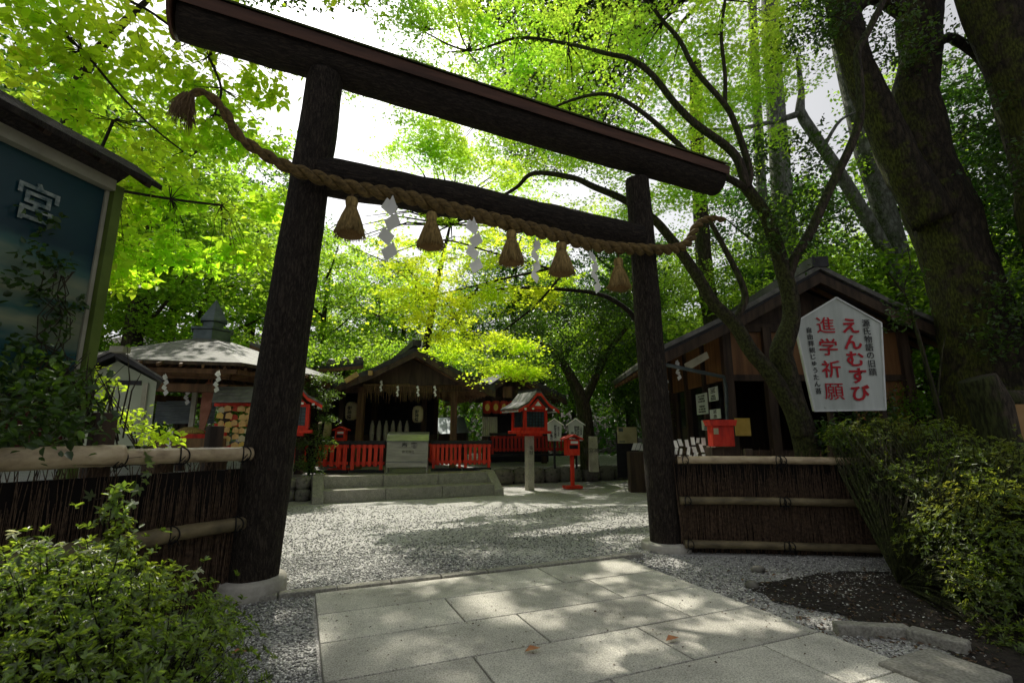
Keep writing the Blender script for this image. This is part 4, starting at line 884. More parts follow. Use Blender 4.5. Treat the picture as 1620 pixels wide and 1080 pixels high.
# ================================================================ SHOP (right)
YG = 8.9
shp = thing('shop_house', 'dark timber shrine shop with wide gabled roof behind the big sign', 'building', (5.0, YG+.6, 0))
a, l, r_ = D(1295,432,YG), D(1042,562,YG), D(1520,534,YG); SD_ = Vector((.05,1,0))
b = MB(); pf = [l, a.lerp(l,.5)-Z*.05, a, a.lerp(r_,.5)-Z*.05, r_]; b.prism(pf+[p+Z*.10 for p in pf[::-1]], SD_*5.4); b.build('roof', 'roof_dark', shp)
b = MB(); b.prism([p-Z*.2-SD_*.04 for p in pf]+[p-SD_*.04-Z*.004 for p in pf[::-1]], SD_*.06); b.build('barge_board', 'wood_dark', shp)
b = MB(); b.prism([p-SD_*.07+Z*.06 for p in pf]+[p-SD_*.07+Z*.15 for p in pf[::-1]], SD_*5.5); b.build('roof_edge', 'roof', shp)
b = MB(); b.beam(a+Z*.2-SD_*.1, a+Z*.2+SD_*5.4, .3, .2); b.build('ridge', 'roof_dark', shp)
b = MB()
for i in range(15):
    o = SD_*(.15+i*.36)
    for p in (l, r_): m_ = a.lerp(p, .5)-Z*.05; b.beam(a+o-Z*.06, m_+o-Z*.06, .05,.08); b.beam(m_+o-Z*.06, p+o-Z*.07, .05, .08)
b.build('rafters', 'wood_brown', shp)
YW = YG+.55; xl = D(1150,600,YW).x; xr = D(1432,600,YW).x; zs = D(1200,520,YW).z; zm = D(1200,598,YW).z
b = MB(); b.box(((xl+xr)/2, YW, (zm+zs)/2), (xr-xl,.06,zs-zm)); b.build('upper_boarding', 'wood_shop', shp)
b = MB(); b.prism([(xl-.1, YW+.02, zs), (xr+.1, YW+.02, zs), (a.x, YW+.02, a.z-.18)], Y_*.05); b.build('gable_wall', 'wood_dark', shp)
b = MB(); b.box(((xl+xr)/2, YW-.02, zs), (xr-xl+.5,.14,.16)); b.box(((xl+xr)/2, YW-.02, zm), (xr-xl,.10,.12)); b.build('lintel', 'wood_dark', shp)
for px in (1150, 1215, 1432): 
    x = D(px, 600, YW).x; b = MB(); b.box((x, YW-.05, zs/2), (.16,.16,zs)); b.build('post', 'wood_dark', shp)
b = MB(); x0 = D(1340,600,YW).x; b.box(((x0+xr)/2+.05, YW, zm/2), (xr-x0,.05,zm)); b.build('lower_boarding', 'wood_shop', shp)
b = MB(); b.box(((xl+x0)/2, YW+.02, .55), (x0-xl,.08,1.1)); b.build('counter_front', 'wood_dark', shp)
b = MB(); b.box(((xl+xr)/2, YW+3, zs/2), (xr-xl,.1,zs)); b.box((xr, YW+1.5, zs/2), (.1,3,zs)); b.build('inner_wall', 'wood_dark', shp)
# left side wall with window and notices
zsl = zs-.15; zml = D(1140,600,YW).z
b = MB(); b.box((xl, YW+2.4, (zml+zsl)/2), (.06,4.6,zsl-zml)); b.build('side_boarding', 'wood_shop', shp)
b = MB(); b.box((xl+.02, YW+2.4, .6), (.06,4.6,1.2)); b.build('side_dado', 'wood_dark', shp)
for k in (1.0, 2.1, 3.2, 4.6): b = MB(); b.box((xl-.02, YW+k, zsl/2), (.13,.13,zsl)); b.build('post', 'wood_dark', shp)
b = MB(); b.box((xl+.04, YW+2.4, (1.2+zml)/2), (.02,4.5,zml-1.2)); b.build('window', 'glass_dark', shp)
def notice(px0, px1, y0, y1, lab):
    P0 = Vector((xl-.10, YW, 0)); q = [PL(px, py, P0, (0.0,1.0)) for px, py in ((px0,y1), (px1,y1), (px1,y0), (px0,y0))]; zt_ = (q[2].z+q[3].z)/2; zb_ = (q[0].z+q[1].z)/2; ya, yb = q[0].y, q[1].y
    c = Vector((xl-.10, (ya+yb)/2, (zt_+zb_)/2)); b = MB(); b.box(c, (.008, abs(yb-ya), zt_-zb_)); o = b.build('paper_notice', 'signface', None, lab, 'notice', 'paper notices on the shop side'); 
    n = 9
    for i in range(2): text('\n'.join(['おみくじ 百円 御守', '学業成就 縁結び', '安産 交通安全 厄除', '野宮神社 御朱印受付', '初穂料 五百円より'][i:i+3]), c+Vector((-.006, 0, (.25-.5*i)*(zt_-zb_))), (0,-1,0), Z, (zt_-zb_)*.10, 'blacktext', o, line=1.3)
notice(1103, 1121, 622, 655, 'tallest paper notice on the shop window'); notice(1122, 1137, 612, 634, 'upper right paper notice on the shop window'); notice(1124, 1141, 647, 662, 'paper notice just above the red box'); notice(1111, 1124, 664, 680, 'lowest paper notice beside the red box')
b = MB(); gq = [D(1045,570,8.95), D(1050,576,8.95), D(1145,596,9.1), D(1148,610,9.3), D(1152,690,9.4)]; b.tube(gq, .035, 8); b.build('downpipe', 'finial', shp, smooth=True)
b = MB(); b.prism([D(1083,575,9.7), D(1118,556,9.3), D(1122,566,9.3), D(1087,587,9.7)], Y_*.03); b.build('shop_name_board', 'cloth', None, 'slanting pale board under the shop eave', 'board')
for (px, py) in ((1072,568), (1053,590)): make_shide(tuple(D(px, py, 9.2)), .4, .8, 'paper streamer under the shop eave '+('beside the slanting board' if px == 1072 else 'nearest the right torii pillar'), 'paper streamers under the shop eave')
# ---- big sign
sg = thing('prayer_sign', 'big white house-shaped sign with bold red and black lettering', 'sign', (D(1340,640,7.3).x, 7.4, 0))
def Q(px, py, Y=7.3): return D(px, py, Y)
pent = [Q(1288,650), Q(1400,648), Q(1393,511), Q(1322,471), Q(1257,510)]
b = MB(); b.prism(pent, Y_*.05); b.build('board', 'signface', sg, bevel=.006)
b = MB()
for i in range(5): b.beam(pent[i]-Y_*.012, pent[(i+1) % 5]-Y_*.012, .025, .02)
b.build('edge_trim', 'white', sg)
b = MB()
for px in (1303, 1385): p = D(px, 560, 7.38); b.box((p.x, 7.39, .9), (.07,.06,1.8))
b.build('stake', 'wood_dark', sg)
vu = (Q(1322,471)-Q(1344,649)).normalized()
def col(s, p, q, size, mt, bold, sx=1.0):
    p, q = Q(*p, 7.285), Q(*q, 7.285); n = len(s)
    for i, ch in enumerate(s):
        c = p.lerp(q, i/(n-1)); sc = 1.0
        text(ch, c, X, Z, size*sc, mt, sg, bold=0 if ch in '願蹟観進' else bold, sx=sx)
col('えんむすび', (1345,515), (1362,621), .255, 'redtext', .024, 1.15); col('進学祈願', (1306,514), (1320,619), .275, 'redtext', .010, 1.10)
col('源氏物語の旧蹟', (1370,511), (1381,588), .125, 'blacktext', .006); col('自由拝観じゅうたん苔', (1280,522), (1295,618), .095, 'blacktext', .014)
# ---- counter rack with paper slips, red box
rb = thing('red_fortune_box', 'large plain red box with flared lid above the right fence', 'box', (D(1141,700,7.6).x, 7.6, 0))
p, q = D(1129,706,7.5), D(1160,668,7.5); b = MB(); b.box(((p.x+q.x)/2, 7.6, (p.z+q.z)/2), (q.x-p.x,.2,q.z-p.z), taper=1.0); b.build('body', 'red', rb, bevel=.006)
b = MB(); z = q.z; b.prism([(p.x-.05,7.46,z+.04), (p.x-.015,7.46,z-.05), (q.x+.02,7.46,z-.05), (q.x+.045,7.46,z+.04)], Y_*.27); b.build('lid', 'red', rb)
b = MB(); b.box((p.x+.05,7.49,z-.13), (.07,.01,.09)); b.build('label_plate', 'lantern', rb)
b = MB(); b.box(((p.x+q.x)/2, 7.75, p.z/2-.01), (.3,.3,p.z-.02)); b.build('stand', 'wood_dark', rb)
rk = thing('slip_rack', 'low wire rack beside the shop holding rows of white paper slips', 'rack', (D(1080,720,8.2).x, 8.2, 0))
b = MB(); p, q = D(1050,706,8.4), D(1125,699,8.0)
for dz in (0, -.12, -.24): b.beam(p+Z*dz, q+Z*dz, .03, .03)
for f_ in (0, .5, 1): c = p.lerp(q, f_); b.beam(c, Vector((c.x, c.y, 0)), .04, .04)
b.build('rack_frame', 'wood_dark', rk)
for i in range(24):
    row = i//8; c = p.lerp(q, (i % 8+.5)/8)+Vector((random.uniform(-.02,.02), -.10-.1*row, .10-.12*row+random.uniform(-.03,.02))); b = MB(); w = random.uniform(.02,.035); s = Vector((random.uniform(-.05,.02),-.05,-random.uniform(.07,.13))); b.add([c-X*w, c+X*w, c+X*w+s, c-X*w+s], [(0,1,2,3)])
    b.build('paper_slip', 'paper', None, 'white paper slip tied in rows on the low rack by the shop', 'paper slip', 'white paper slips on the rack')
for i in range(5):
    c = D(999+i*6.5, 712, 12.5)+Vector((0,0,random.uniform(-.01,.01))); b = MB(); b.prism([c, c+X*.09, c+Vector((.14,-.05,.17)), c+Vector((.05,-.05,.17))], Y_*.01); b.build('paper_slip', 'paper', None, 'white slip in the short far row left of the right torii pillar', 'paper slip', 'far row of white slips')
sr2 = MB(); c = D(1010, 714, 12.6); sr2.box((c.x+.1, 12.65, c.z/2), (.7,.3,c.z)); sr2.build('slip_stand', 'wood_dark', None, 'dark stand carrying the short far row of white slips', 'stand')
b = MB(); c = D(1175, 675, 8.6); b.box(c, (.26,.02,.30)); b.build('small_poster', 'gold', None, 'small yellow and grey poster right of the red box', 'poster')
# ---- stump post, tan wall with log cap
SPp = D(1570, 700, 5.6); t = thing('log_post', 'thick sawn log post in front of the mossy tree', 'log post', (SPp.x, 5.6, 0))
log([(D(1588,700,5.6).x, 5.6, 0), D(1567,640,5.6), D(1545,598,5.6)], [.21,.19,.175], 24, 12).build('shaft', 'bark', t, smooth=True)
tw_ = thing('plaster_wall', 'short tan plaster wall capped with a log at the right edge', 'wall', (5.9, 5.6, 0))
p = D(1580, 640, 5.75); b = MB(); b.box((p.x+1.2, 5.75, p.z/2), (2.4,.2,p.z)); b.build('plaster', 'tan', tw_); log([p+Vector((-.05,-.02,.06)), p+Vector((2.4,0,.1))], [.10,.10], 16, 12).build('cap_log', 'bark', tw_, smooth=True)
#@@TREES
# ================================================================ TREES
def proj(p):
    x, y, z = p[:,0], p[:,1], p[:,2]-H; zc = np.maximum(y*ct+z*st, .05); return 810+F*x/zc, 540-F*(z*ct-y*st)/zc
# clearings in the canopy where the open sky shows (directions seen from the path)
GAPS = [(476,200,38,60,.95), (578,192,50,44,.97), (555,55,45,48,.93), (640,256,40,18,.5), (735,288,40,14,.5), (930,300,70,30,.6), (850,322,30,18,.4), (1312,235,40,55,.9), (1270,180,30,30,.7), (1170,352,45,25,.7), (700,75,50,30,.6), (1065,360,35,25,.6), (25,140,40,22,.6), (1350,130,20,40,.5), (240,470,30,20,.3), (640,215,45,18,.5)]
def gapkeep(p):
    px, py = proj(p); ok = np.ones(len(p), bool); w_ = .6+.8*hashn(px/60, py/60, 2.3)
    for x, y, a, b_, s_ in GAPS: ok &= ~((((px-x)/a)**2+((py-y)/b_)**2 < w_) & (rng.uniform(0,1,len(p)) < s_))
    return p[ok]
def limb(mb, pts, radii, n=9, wob=.0, m=5):
    o, r_ = smooth_path([Vector(p) for p in pts], radii, m); mb.tube(o, r_, n)
    return mb
def tree(name, lab, base, group=None): return thing(name, lab, 'tree', tuple(base), 0, group)
def Pp(l, Y): return [D(a, b_, Y if len(q) == 0 else q[0]) for a, b_, *q in l]
def twigs_to(mb, cc, roots, r_=.012, frac=1.0, n=4):
    for c in cc:
        if random.random() > frac: continue
        c = Vector(c); q = min(roots, key=lambda k: (k-c).length)
        if (q-c).length > 1.15: continue
        mid = q.lerp(c, .5)+Vector((0,0,.12*(q-c).length)); rr_ = r_*(1+.25*(q-c).length)
        mb.tube([q, q.lerp(mid,.6)+Vector((random.uniform(-.06,.06),)*3), mid, c], [rr_, rr_*.8, rr_*.6, rr_*.3], n, False)
# ---- front maple beside the right fence
YT = 7.0; base = D(1285,700,YT); base.z = 0
mt_ = tree('maple_tree', 'forked mossy maple rising behind the right bamboo fence, left of the big sign', base)
b = MB(); limb(b, [base+Vector((.05,0,-.1)), base+Z*.5]+Pp([(1272,688), (1255,635), (1242,582), (1236,555), (1251,509), (1250,470), (1238,425), (1224,375), (1208,335), (1180,296)], YT), [.24,.2,.165,.155,.15,.155,.125,.12,.115,.10,.09,.085], 16)
tr = b.build('trunk', 'bark_front', mt_, smooth=True)
roots = []
for pts, r0, r1 in (
  ([(1268,690), (1251,643), (1217,589), (1188,555), (1162,513), (1129,480), (1104,438), (1078,400), (1062,379), (1032,345), (985,315), (940,296), (905,281), (845,274), (818,296), (795,310)], .125, .022),
  ([(1160,512), (1167,500), (1179,471), (1169,438), (1150,400), (1130,362), (1118,340)], .06, .03),
  ([(1182,298), (1168,255), (1147,230), (1100,196), (1066,162), (1032,119), (998,94), (960,85), (900,70,7.6), (820,60,8.2), (740,80,8.6), (670,50,9)], .075, .015),
  ([(1182,298), (1186,272), (1177,238), (1164,200), (1147,166), (1100,111), (1075,64), (1049,34), (1020,0), (960,-40,7.5), (860,-20,8)], .06, .02),
  ([(1147,166), (1147,119), (1141,55), (1147,0), (1150,-80)], .035, .02),
  ([(1182,298), (1143,277), (1096,251), (1066,221), (1011,174), (960,149), (900,160,7.5), (830,190,8), (760,185,8.5)], .06, .012),
  ([(1246,440), (1258,408), (1283,366), (1313,298), (1343,238), (1360,187), (1360,128), (1356,85), (1373,51), (1398,0), (1420,-60)], .075, .05)):
    P = Pp(pts, YT-.05); k = len(P); b = MB(); limb(b, P, [r0+(r1-r0)*i/(k-1) for i in range(k)], 9); b.build('limb', 'bark_front' if r0 > .1 else 'bark', mt_, smooth=True); roots += P[2:]
cen = [(640,70,9.5,1.1,.7), (740,40,9,1.2,.6), (830,60,8.5,1.1,.6), (900,20,8,1.2,.6), (960,100,8,1.1,.6), (1040,60,7.8,1.1,.7), (1100,140,8,1,.7), (1150,60,8,1.2,.8), (840,130,9,1.1,.5), (760,130,10,1,.5), (930,190,9,1,.45), (1020,210,8.5,.9,.5), (870,220,10,1,.4), (1060,10,7.5,1,.6), (600,130,10.5,.8,.4), (1200,200,9,.8,.7), (1230,110,9,1,.7), (700,220,11,.9,.35), (770,260,11,.9,.35), (860,270,11,.8,.3), (1100,300,9.5,.7,.4), (1040,300,10,.8,.4), (560,120,11,.6,.4), (680,0,8,1,.4), (780,-30,7.5,1.2,.4), (930,330,11,.8,.3), (620,230,11.5,.7,.35), (640,200,10.5,.7,.4), (680,250,11,.7,.35), (700,130,9.5,.8,.5), (650,20,9,.9,.5), (690,180,11,.8,.4), (760,210,11,.8,.35), (720,240,11.5,.7,.35), (960,260,10,.8,.4), (1080,200,9,.9,.5), (1170,120,8.5,.9,.6), (1000,330,11,.7,.3)]
allp = []; tips = []
for x, y, Yc, r_, rz_ in cen:
    p, cc_ = sprays(D(x,y,Yc), (r_*1.3, r_*1.5, rz_), 26, 62, .42, .035); allp.append(p); tips.append(cc_)
p = gapkeep(litkeep(np.concatenate(allp)))
h1 = len(p)//2
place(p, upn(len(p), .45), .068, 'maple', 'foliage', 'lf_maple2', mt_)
b = MB(); twigs_to(b, np.concatenate(tips)[::3], roots); b.build('twigs', 'bark_dark', mt_, kind='stuff')
# ---- sunlit maple in the middle distance
base = Vector((3.5, 11.5, 0)); m2 = tree('maple_tree', 'sunlit yellow-green maple spreading low sprays in front of the shrine halls', base)
b = MB(); br = [base, Vector((3.45,11.5,1.5)), Vector((3.3,11.4,2.8)), Vector((3.0,11.2,3.9)), Vector((2.2,10.9,4.5)), Vector((1.0,10.6,4.6)), Vector((-.3,10.3,4.5)), Vector((-1.5,10.2,4.1))]
limb(b, br, [.13,.12,.11,.07,.05,.04,.03,.01], 8); b.build('trunk', 'bark_dark', m2, smooth=True)
roots = br[3:]
for pts in ([(870,425,10), (800,440,10), (740,455,10), (660,475,10.2), (600,500,10.5)], [(900,420,10), (850,480,10.3), (800,520,10.6)], [(760,450,10), (720,500,10), (690,530,10.2)], [(870,425,10), (780,400,10.5), (700,380,10.5), (620,400,10.5)]):
    P = Pp(pts, 10); limb(b := MB(), P, [.03-.005*i for i in range(len(P))], 5); b.build('limb', 'bark_dark', m2); roots += P
cen = [(560,490,10.5,.55,.28), (610,520,10.3,.6,.25), (640,470,10,.7,.28), (700,500,9.8,.7,.28), (690,560,10.6,.5,.2), (740,540,10,.6,.25), (770,480,9.6,.7,.28), (790,585,11,.45,.18), (820,540,10.3,.5,.22), (700,430,9.4,.7,.22), (620,430,10,.6,.22), (780,420,10,.6,.22), (740,600,11.3,.4,.12), (830,590,11.5,.3,.12), (560,430,11,.6,.3), (660,395,10.5,.6,.2), (840,470,10.5,.5,.25), (740,390,11,.7,.25), (800,370,11,.6,.25), (870,390,11.5,.6,.25), (520,440,12,.5,.3), (530,500,12,.5,.3), (880,440,11,.5,.25)]
allp = []; tips = []
for x, y, Yc, r_, rz_ in cen:
    p, cc_ = sprays(D(x,y,Yc), (r_*1.35, r_*1.2, rz_*1.15), 24 if y > 450 else 12, 82, .36, .02); allp.append(p); tips.append(cc_)
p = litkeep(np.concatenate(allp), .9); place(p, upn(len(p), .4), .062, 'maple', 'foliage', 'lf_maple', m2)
b = MB(); twigs_to(b, np.concatenate(tips)[::3], roots, .007); b.build('twigs', 'bark_dark', m2, kind='stuff')
# ---- maple behind the worship hall closing the view under the beam
base = Vector((-3.6, 18.4, .4)); m2b = tree('maple_tree', 'tall feathery maple rising behind the worship hall', base)
b = MB(); limb(b, [base, base+Vector((.2,0,3)), base+Vector((.6,-.3,6)), base+Vector((1.2,-.6,9))], [.2,.17,.12,.04], 10); roots = [base+Vector((.2,0,4)), base+Vector((.6,-.3,6)), base+Vector((1.2,-.6,9))]; b.build('trunk', 'bark_dark', m2b, smooth=True)
ps = []; tp = []
for x, y in ((560,300), (610,330), (660,290), (640,360), (700,340), (750,300), (770,360), (830,330), (550,380), (600,400), (700,400), (860,380), (640,240), (720,250), (540,340), (800,280)):
    p, cc_ = sprays(D(x, y, 17.5), (1.1, 1.1, .6), 22, 42, .5, .04); ps.append(p); tp.append(cc_)
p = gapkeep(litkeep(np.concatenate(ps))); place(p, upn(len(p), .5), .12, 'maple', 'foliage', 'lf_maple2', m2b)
b = MB()
for q in np.concatenate(tp)[::12]: q = Vector(q); q0 = min(roots, key=lambda k: (k-q).length); b.tube([q0, q0.lerp(q,.5)+Z*.4, q], [.05,.03,.008], 5, False)
b.build('limbs', 'bark_dark', m2b)
# ---- broadleaf tree overhanging top left
base = Vector((-7.2, 6.5, 0)); m3 = tree('broadleaf_tree', 'broadleaf tree hanging large bright leaves over the notice board', base)
b = MB(); br = [base, base+Vector((.2,0,2.5)), base+Vector((.6,.1,4.5)), Vector((-6.3,6.3,6.5)), Vector((-5.2,6.0,7.6))]; limb(b, br, [.22,.2,.15,.08,.03], 10); b.build('trunk', 'bark', m3, smooth=True)
roots = br[2:]
for pts in ([(60,20,5.5), (130,80,5.6), (190,150,5.7), (240,200,5.8), (290,240,6)], [(330,90,6.5), (350,140,6.5), (340,180,6.4)], [(180,300,6), (270,315,6.2), (350,325,6.4)], [(0,-40,5), (200,0,5.5), (300,60,6), (420,100,6.5)], [(180,190,6),(150,260,6)]):
    P = Pp(pts, 6); limb(b := MB(), P, [.022-.003*i for i in range(len(P))], 5); b.build('limb', 'bark_dark', m3); roots += P
cen = [(40,30,5.2,.7,.4), (130,60,5.4,.8,.4), (220,40,5.8,.8,.4), (60,110,5.6,.5,.3), (170,130,6,.6,.35), (250,120,6.3,.7,.35), (330,50,6.6,.6,.3), (410,60,7,.6,.3), (350,120,7,.6,.3), (420,140,7.2,.5,.3), (290,200,6.6,.6,.3), (220,230,6.4,.5,.3), (360,220,7,.5,.3), (200,320,6.4,.5,.3), (270,330,6.6,.55,.3), (340,350,6.8,.5,.28), (230,390,6.8,.5,.25), (300,400,7,.5,.25), (380,400,7.2,.4,.2), (260,290,6.4,.5,.3), (160,400,6.6,.4,.3), (190,440,7,.4,.2), (30,-20,4.8,.7,.4), (480,20,7.5,.5,.3), (390,320,7.5,.35,.2), (450,70,7.5,.5,.3), (420,230,7.5,.45,.35), (440,330,8,.4,.25), (310,150,6.8,.5,.3), (100,170,6,.5,.3)]
allp = []; tips = []
for x, y, Yc, r_, rz_ in cen:
    p, cc_ = sprays(D(x,y,Yc), (r_*1.15, r_, rz_), 16, 18, .25, .05); allp.append(p); tips.append(cc_)
p = gapkeep(litkeep(np.concatenate(allp), .95)); place(p, upn(len(p), .65), .122, 'leaf', 'foliage', 'lf_broad', m3, sv=.5)
b = MB(); twigs_to(b, np.concatenate(tips)[::2], roots, .006); b.build('twigs', 'bark_dark', m3, kind='stuff')
# ---- great mossy tree, right
YM = 8.5; base = D(1590,720,YM); base.z = -.1
m4 = tree('mossy_tree', 'massive forked tree with moss-covered trunk at the right', base)
b = log([base+Vector((.1,0,0))]+Pp([(1590,680), (1570,600), (1552,535), (1525,440), (1505,383), (1475,300)], YM), [.95,.85,.66,.58,.53,.54,.52], 30, 40, .05); b.build('trunk', 'bark_moss', m4, smooth=True)
b = log(Pp([(1492,340), (1468,255), (1448,150), (1456,85), (1455,0), (1450,-150)], YM), [.44,.42,.36,.34,.40,.42], 22, 30, .06); b.build('limb', 'bark_moss', m4, smooth=True)
b = log(Pp([(1480,350,8.3), (1436,277,8.3), (1396,191,8.3), (1356,106,8.3), (1340,40,8.3), (1300,-100,8.3)], YM), [.34,.33,.29,.27,.27,.25], 20, 30, .06); b.build('limb', 'bark_moss', m4, smooth=True)
b = MB(); limb(b, Pp([(1470,80), (1500,60), (1530,75), (1555,100), (1575,150)], 8.2), [.10,.09,.085,.08,.05], 8); limb(b, Pp([(1340,30,8.2), (1380,-5,8.2), (1430,20,8.2)], 8.2), [.12,.14,.15], 8); b.build('limb', 'bark_moss', m4, smooth=True)
m5 = tree('mossy_tree', 'dark leaning trunk at the top right corner behind the mossy fork', Vector((7.6, 7.6, 0)))
log([Vector((9.2,7.8,0))]+Pp([(1680,400), (1640,200), (1600,90), (1565,0), (1540,-100)], 7.6), [.5,.45,.42,.40,.42,.42], 20, 26, .06).build('trunk', 'bark_moss', m5, smooth=True)
cen = [(1540,240,8.8,.6,.7), (1590,330,8.4,.6,.8), (1600,200,8,.7,.9), (1610,430,8.2,.5,.7), (1560,110,9,.9,.7), (1600,540,8.4,.5,.5), (1620,20,7.6,.8,.6), (1420,60,8,.6,.5), (1260,60,9,.9,.6), (1320,20,8,.8,.5)]
allp = []
for x, y, Yc, r_, rz_ in cen: allp.append(sprays(D(x,y,Yc), (r_*1.2, r_, rz_*1.2), 26, 34, .3, .12)[0])
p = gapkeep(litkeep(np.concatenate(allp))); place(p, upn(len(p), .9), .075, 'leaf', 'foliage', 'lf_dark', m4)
p = np.concatenate([sprays(D(x,y,Yc), (.45,.5,.5), 14, 30, .25, .1)[0] for x, y, Yc in ((1590,520,7.6), (1590,470,7.7), (1300,340,7.5), (1220,345,7), (1240,370,7.0), (1600,260,7.4), (1270,250,7.5), (1200,250,7.6), (1290,30,7.2))]); place(p, upn(len(p), .8), .07, 'leaf', 'ivy', 'lf_dark', m4)
# ---- pale trunks and cedars behind the shop
def pole_tree(name, lab, pts, radii, mt, Yc, crown=None, lf='lf_mid', n=16, sz=.11, per=40, grp=None):
    P = Pp(pts, Yc); base = Vector((P[0].x, P[0].y, 0)); t = tree(name, lab, base, grp); log([base]+P, [radii[0]*1.15]+radii, 16, 26, .04).build('trunk', mt, t, smooth=True)
    if crown:
        ps = [sprays(D(x,y,Yq), (r_*1.2, r_, rz_), n, per, .45, .1)[0] for x, y, Yq, r_, rz_ in crown]; p = gapkeep(np.concatenate(ps)); place(p, upn(len(p), .6), sz, 'leaf', 'foliage', lf, t)
    return t
t = pole_tree('pale_barked_tree', 'pale grey leaning trunk directly left of the mossy tree', [(1560,690), (1500,560), (1437,460), (1402,340), (1368,234), (1339,106), (1320,0), (1300,-100)], [.34,.30,.27,.27,.26,.26,.24,.2], 'bark_pale', 12, [(1330,250,12.5,1.3,.9), (1400,150,13,1.4,1), (1420,330,12.5,1.1,.9), (1300,420,12.5,1.3,.7), (1380,480,12.5,1.0,.6), (1480,260,13,1.2,1)], 'lf_mid', 30)
t = pole_tree('pale_barked_tree', 'thin pale trunk forking above the shop roof', [(1470,560), (1394,383), (1343,298), (1311,247), (1265,179), (1268,145), (1262,90)], [.18,.165,.15,.14,.13,.08,.05], 'bark_pale', 11.6)
b = MB(); limb(b, Pp([(1265,180), (1225,192), (1173,203), (1120,205)], 11.6), [.09,.07,.05,.03], 7); limb(b, Pp([(1300,240), (1330,190), (1375,172)], 11.6), [.05,.04,.02], 6); b.build('limb', 'bark_pale', t, smooth=True)
pole_tree('cedar_tree', 'straight greyish cedar trunk seen above the shop ridge', [(1250,450), (1236,300), (1228,180), (1220,60), (1215,-60)], [.36,.34,.32,.30,.28], 'bark_pale', 16, [(1220,120,16,1.2,1), (1190,30,16,1.6,1), (1260,350,15,1.2,.8), (1150,250,16,1.4,.9), (1200,400,15.5,1.2,.6)], 'lf_mid', 26)
pole_tree('cedar_tree', 'slimmer cedar trunk beside the straight greyish cedar', [(1215,450), (1205,300), (1198,180), (1192,60), (1188,-60)], [.2,.19,.18,.17,.16], 'bark_pale', 17.5)
pole_tree('cedar_tree', 'dark cedar trunk right of the torii rope end', [(1128,520), (1116,440), (1110,360), (1104,250), (1100,100)], [.26,.25,.23,.22,.2], 'bark', 14.5, [(1090,440,14,1.0,.6), (1150,460,14,1.0,.5), (1060,480,14.5,1,.6)], 'lf_mid', 26, sz=.08, per=50)
pole_tree('forest_tree', 'dark slanting trunk standing behind the pavilion roof', [(205,600), (214,540), (222,490), (236,430), (250,380)], [.22,.21,.20,.19,.17], 'bark_dark', 15, grp=None)
# sapling beside the sign
sp_ = tree('sapling', 'slender bent sapling right of the big sign', Vector((D(1495,700,6.6).x, 6.6, 0)))
b = MB(); limb(b, [Vector((D(1495,700,6.6).x+.05, 6.6, 0))]+Pp([(1495,695), (1480,630), (1462,565), (1448,515), (1432,470), (1405,430)], 6.6), [.04,.035,.03,.028,.025,.018,.008], 7); limb(b, Pp([(1482,640), (1490,560), (1497,528)], 6.6), [.014,.01,.004], 5); limb(b, Pp([(1445,505), (1430,460), (1440,420), (1435,390)], 6.6), [.014,.012,.01,.004], 5); b.build('trunk', 'bark', sp_, smooth=True)
p = np.concatenate([sprays(D(x,y,6.6), (.2,.2,.18), 5, 18, .16, .06)[0] for x, y in ((1425,480), (1440,440), (1440,500))]); place(p, upn(len(p), .6), .07, 'leaf', 'foliage', 'lf_dark', sp_)
# dark tree behind the small signs
dk = tree('dark_evergreen', 'dark glossy evergreen behind the inscribed stone pillar', Vector((2.3, 15.2, .4)))
b = MB(); limb(b, [Vector((2.35,15.2,.4))]+Pp([(928,690), (922,640), (905,600), (880,560), (850,540)], 15.2), [.30,.25,.22,.16,.1,.06], 12); limb(b, Pp([(922,640), (960,560), (990,520)], 15.2), [.16,.1,.06], 8); b.build('trunk', 'bark', dk, smooth=True)
p = np.concatenate([sprays(D(x,y,Yc), (1.2,1.1,.8), 34, 52, .4, .15)[0] for x, y, Yc in ((900,560,15), (950,600,15.5), (980,540,15), (1000,620,16), (880,620,16.5), (1020,560,15), (930,500,15.5), (840,540,16.5), (1000,480,15), (860,500,16), (1040,650,17))]); place(p, upn(len(p), .8), .085, 'leaf', 'foliage', 'lf_dark', dk)
# evergreen shrub by the left lantern
es = thing('evergreen_shrub', 'feathery pale green shrub between the post lantern and the left picket fence', 'shrub', tuple(gp(500, 11.4)))
es_c = [D(x, y, 11.3) for x, y in ((500,600), (520,625), (505,640), (490,615), (515,660), (495,680), (480,700), (500,720), (478,735), (512,700), (490,740), (525,600))]
b = MB(); r0 = gp(492, 11.4); 
for c in es_c: b.tube([r0, r0.lerp(c, .6)+Vector((.05,0,.0)), c], [.025,.014,.004], 5, False)
b.build('stems', 'bark_dark', es)
p = np.concatenate([sprays(c, (.18,.2,.13), 10, 30, .22, .03)[0] for c in es_c]); place(p, upn(len(p), .6), .06, 'diamond', 'foliage', 'lf_grass', es)
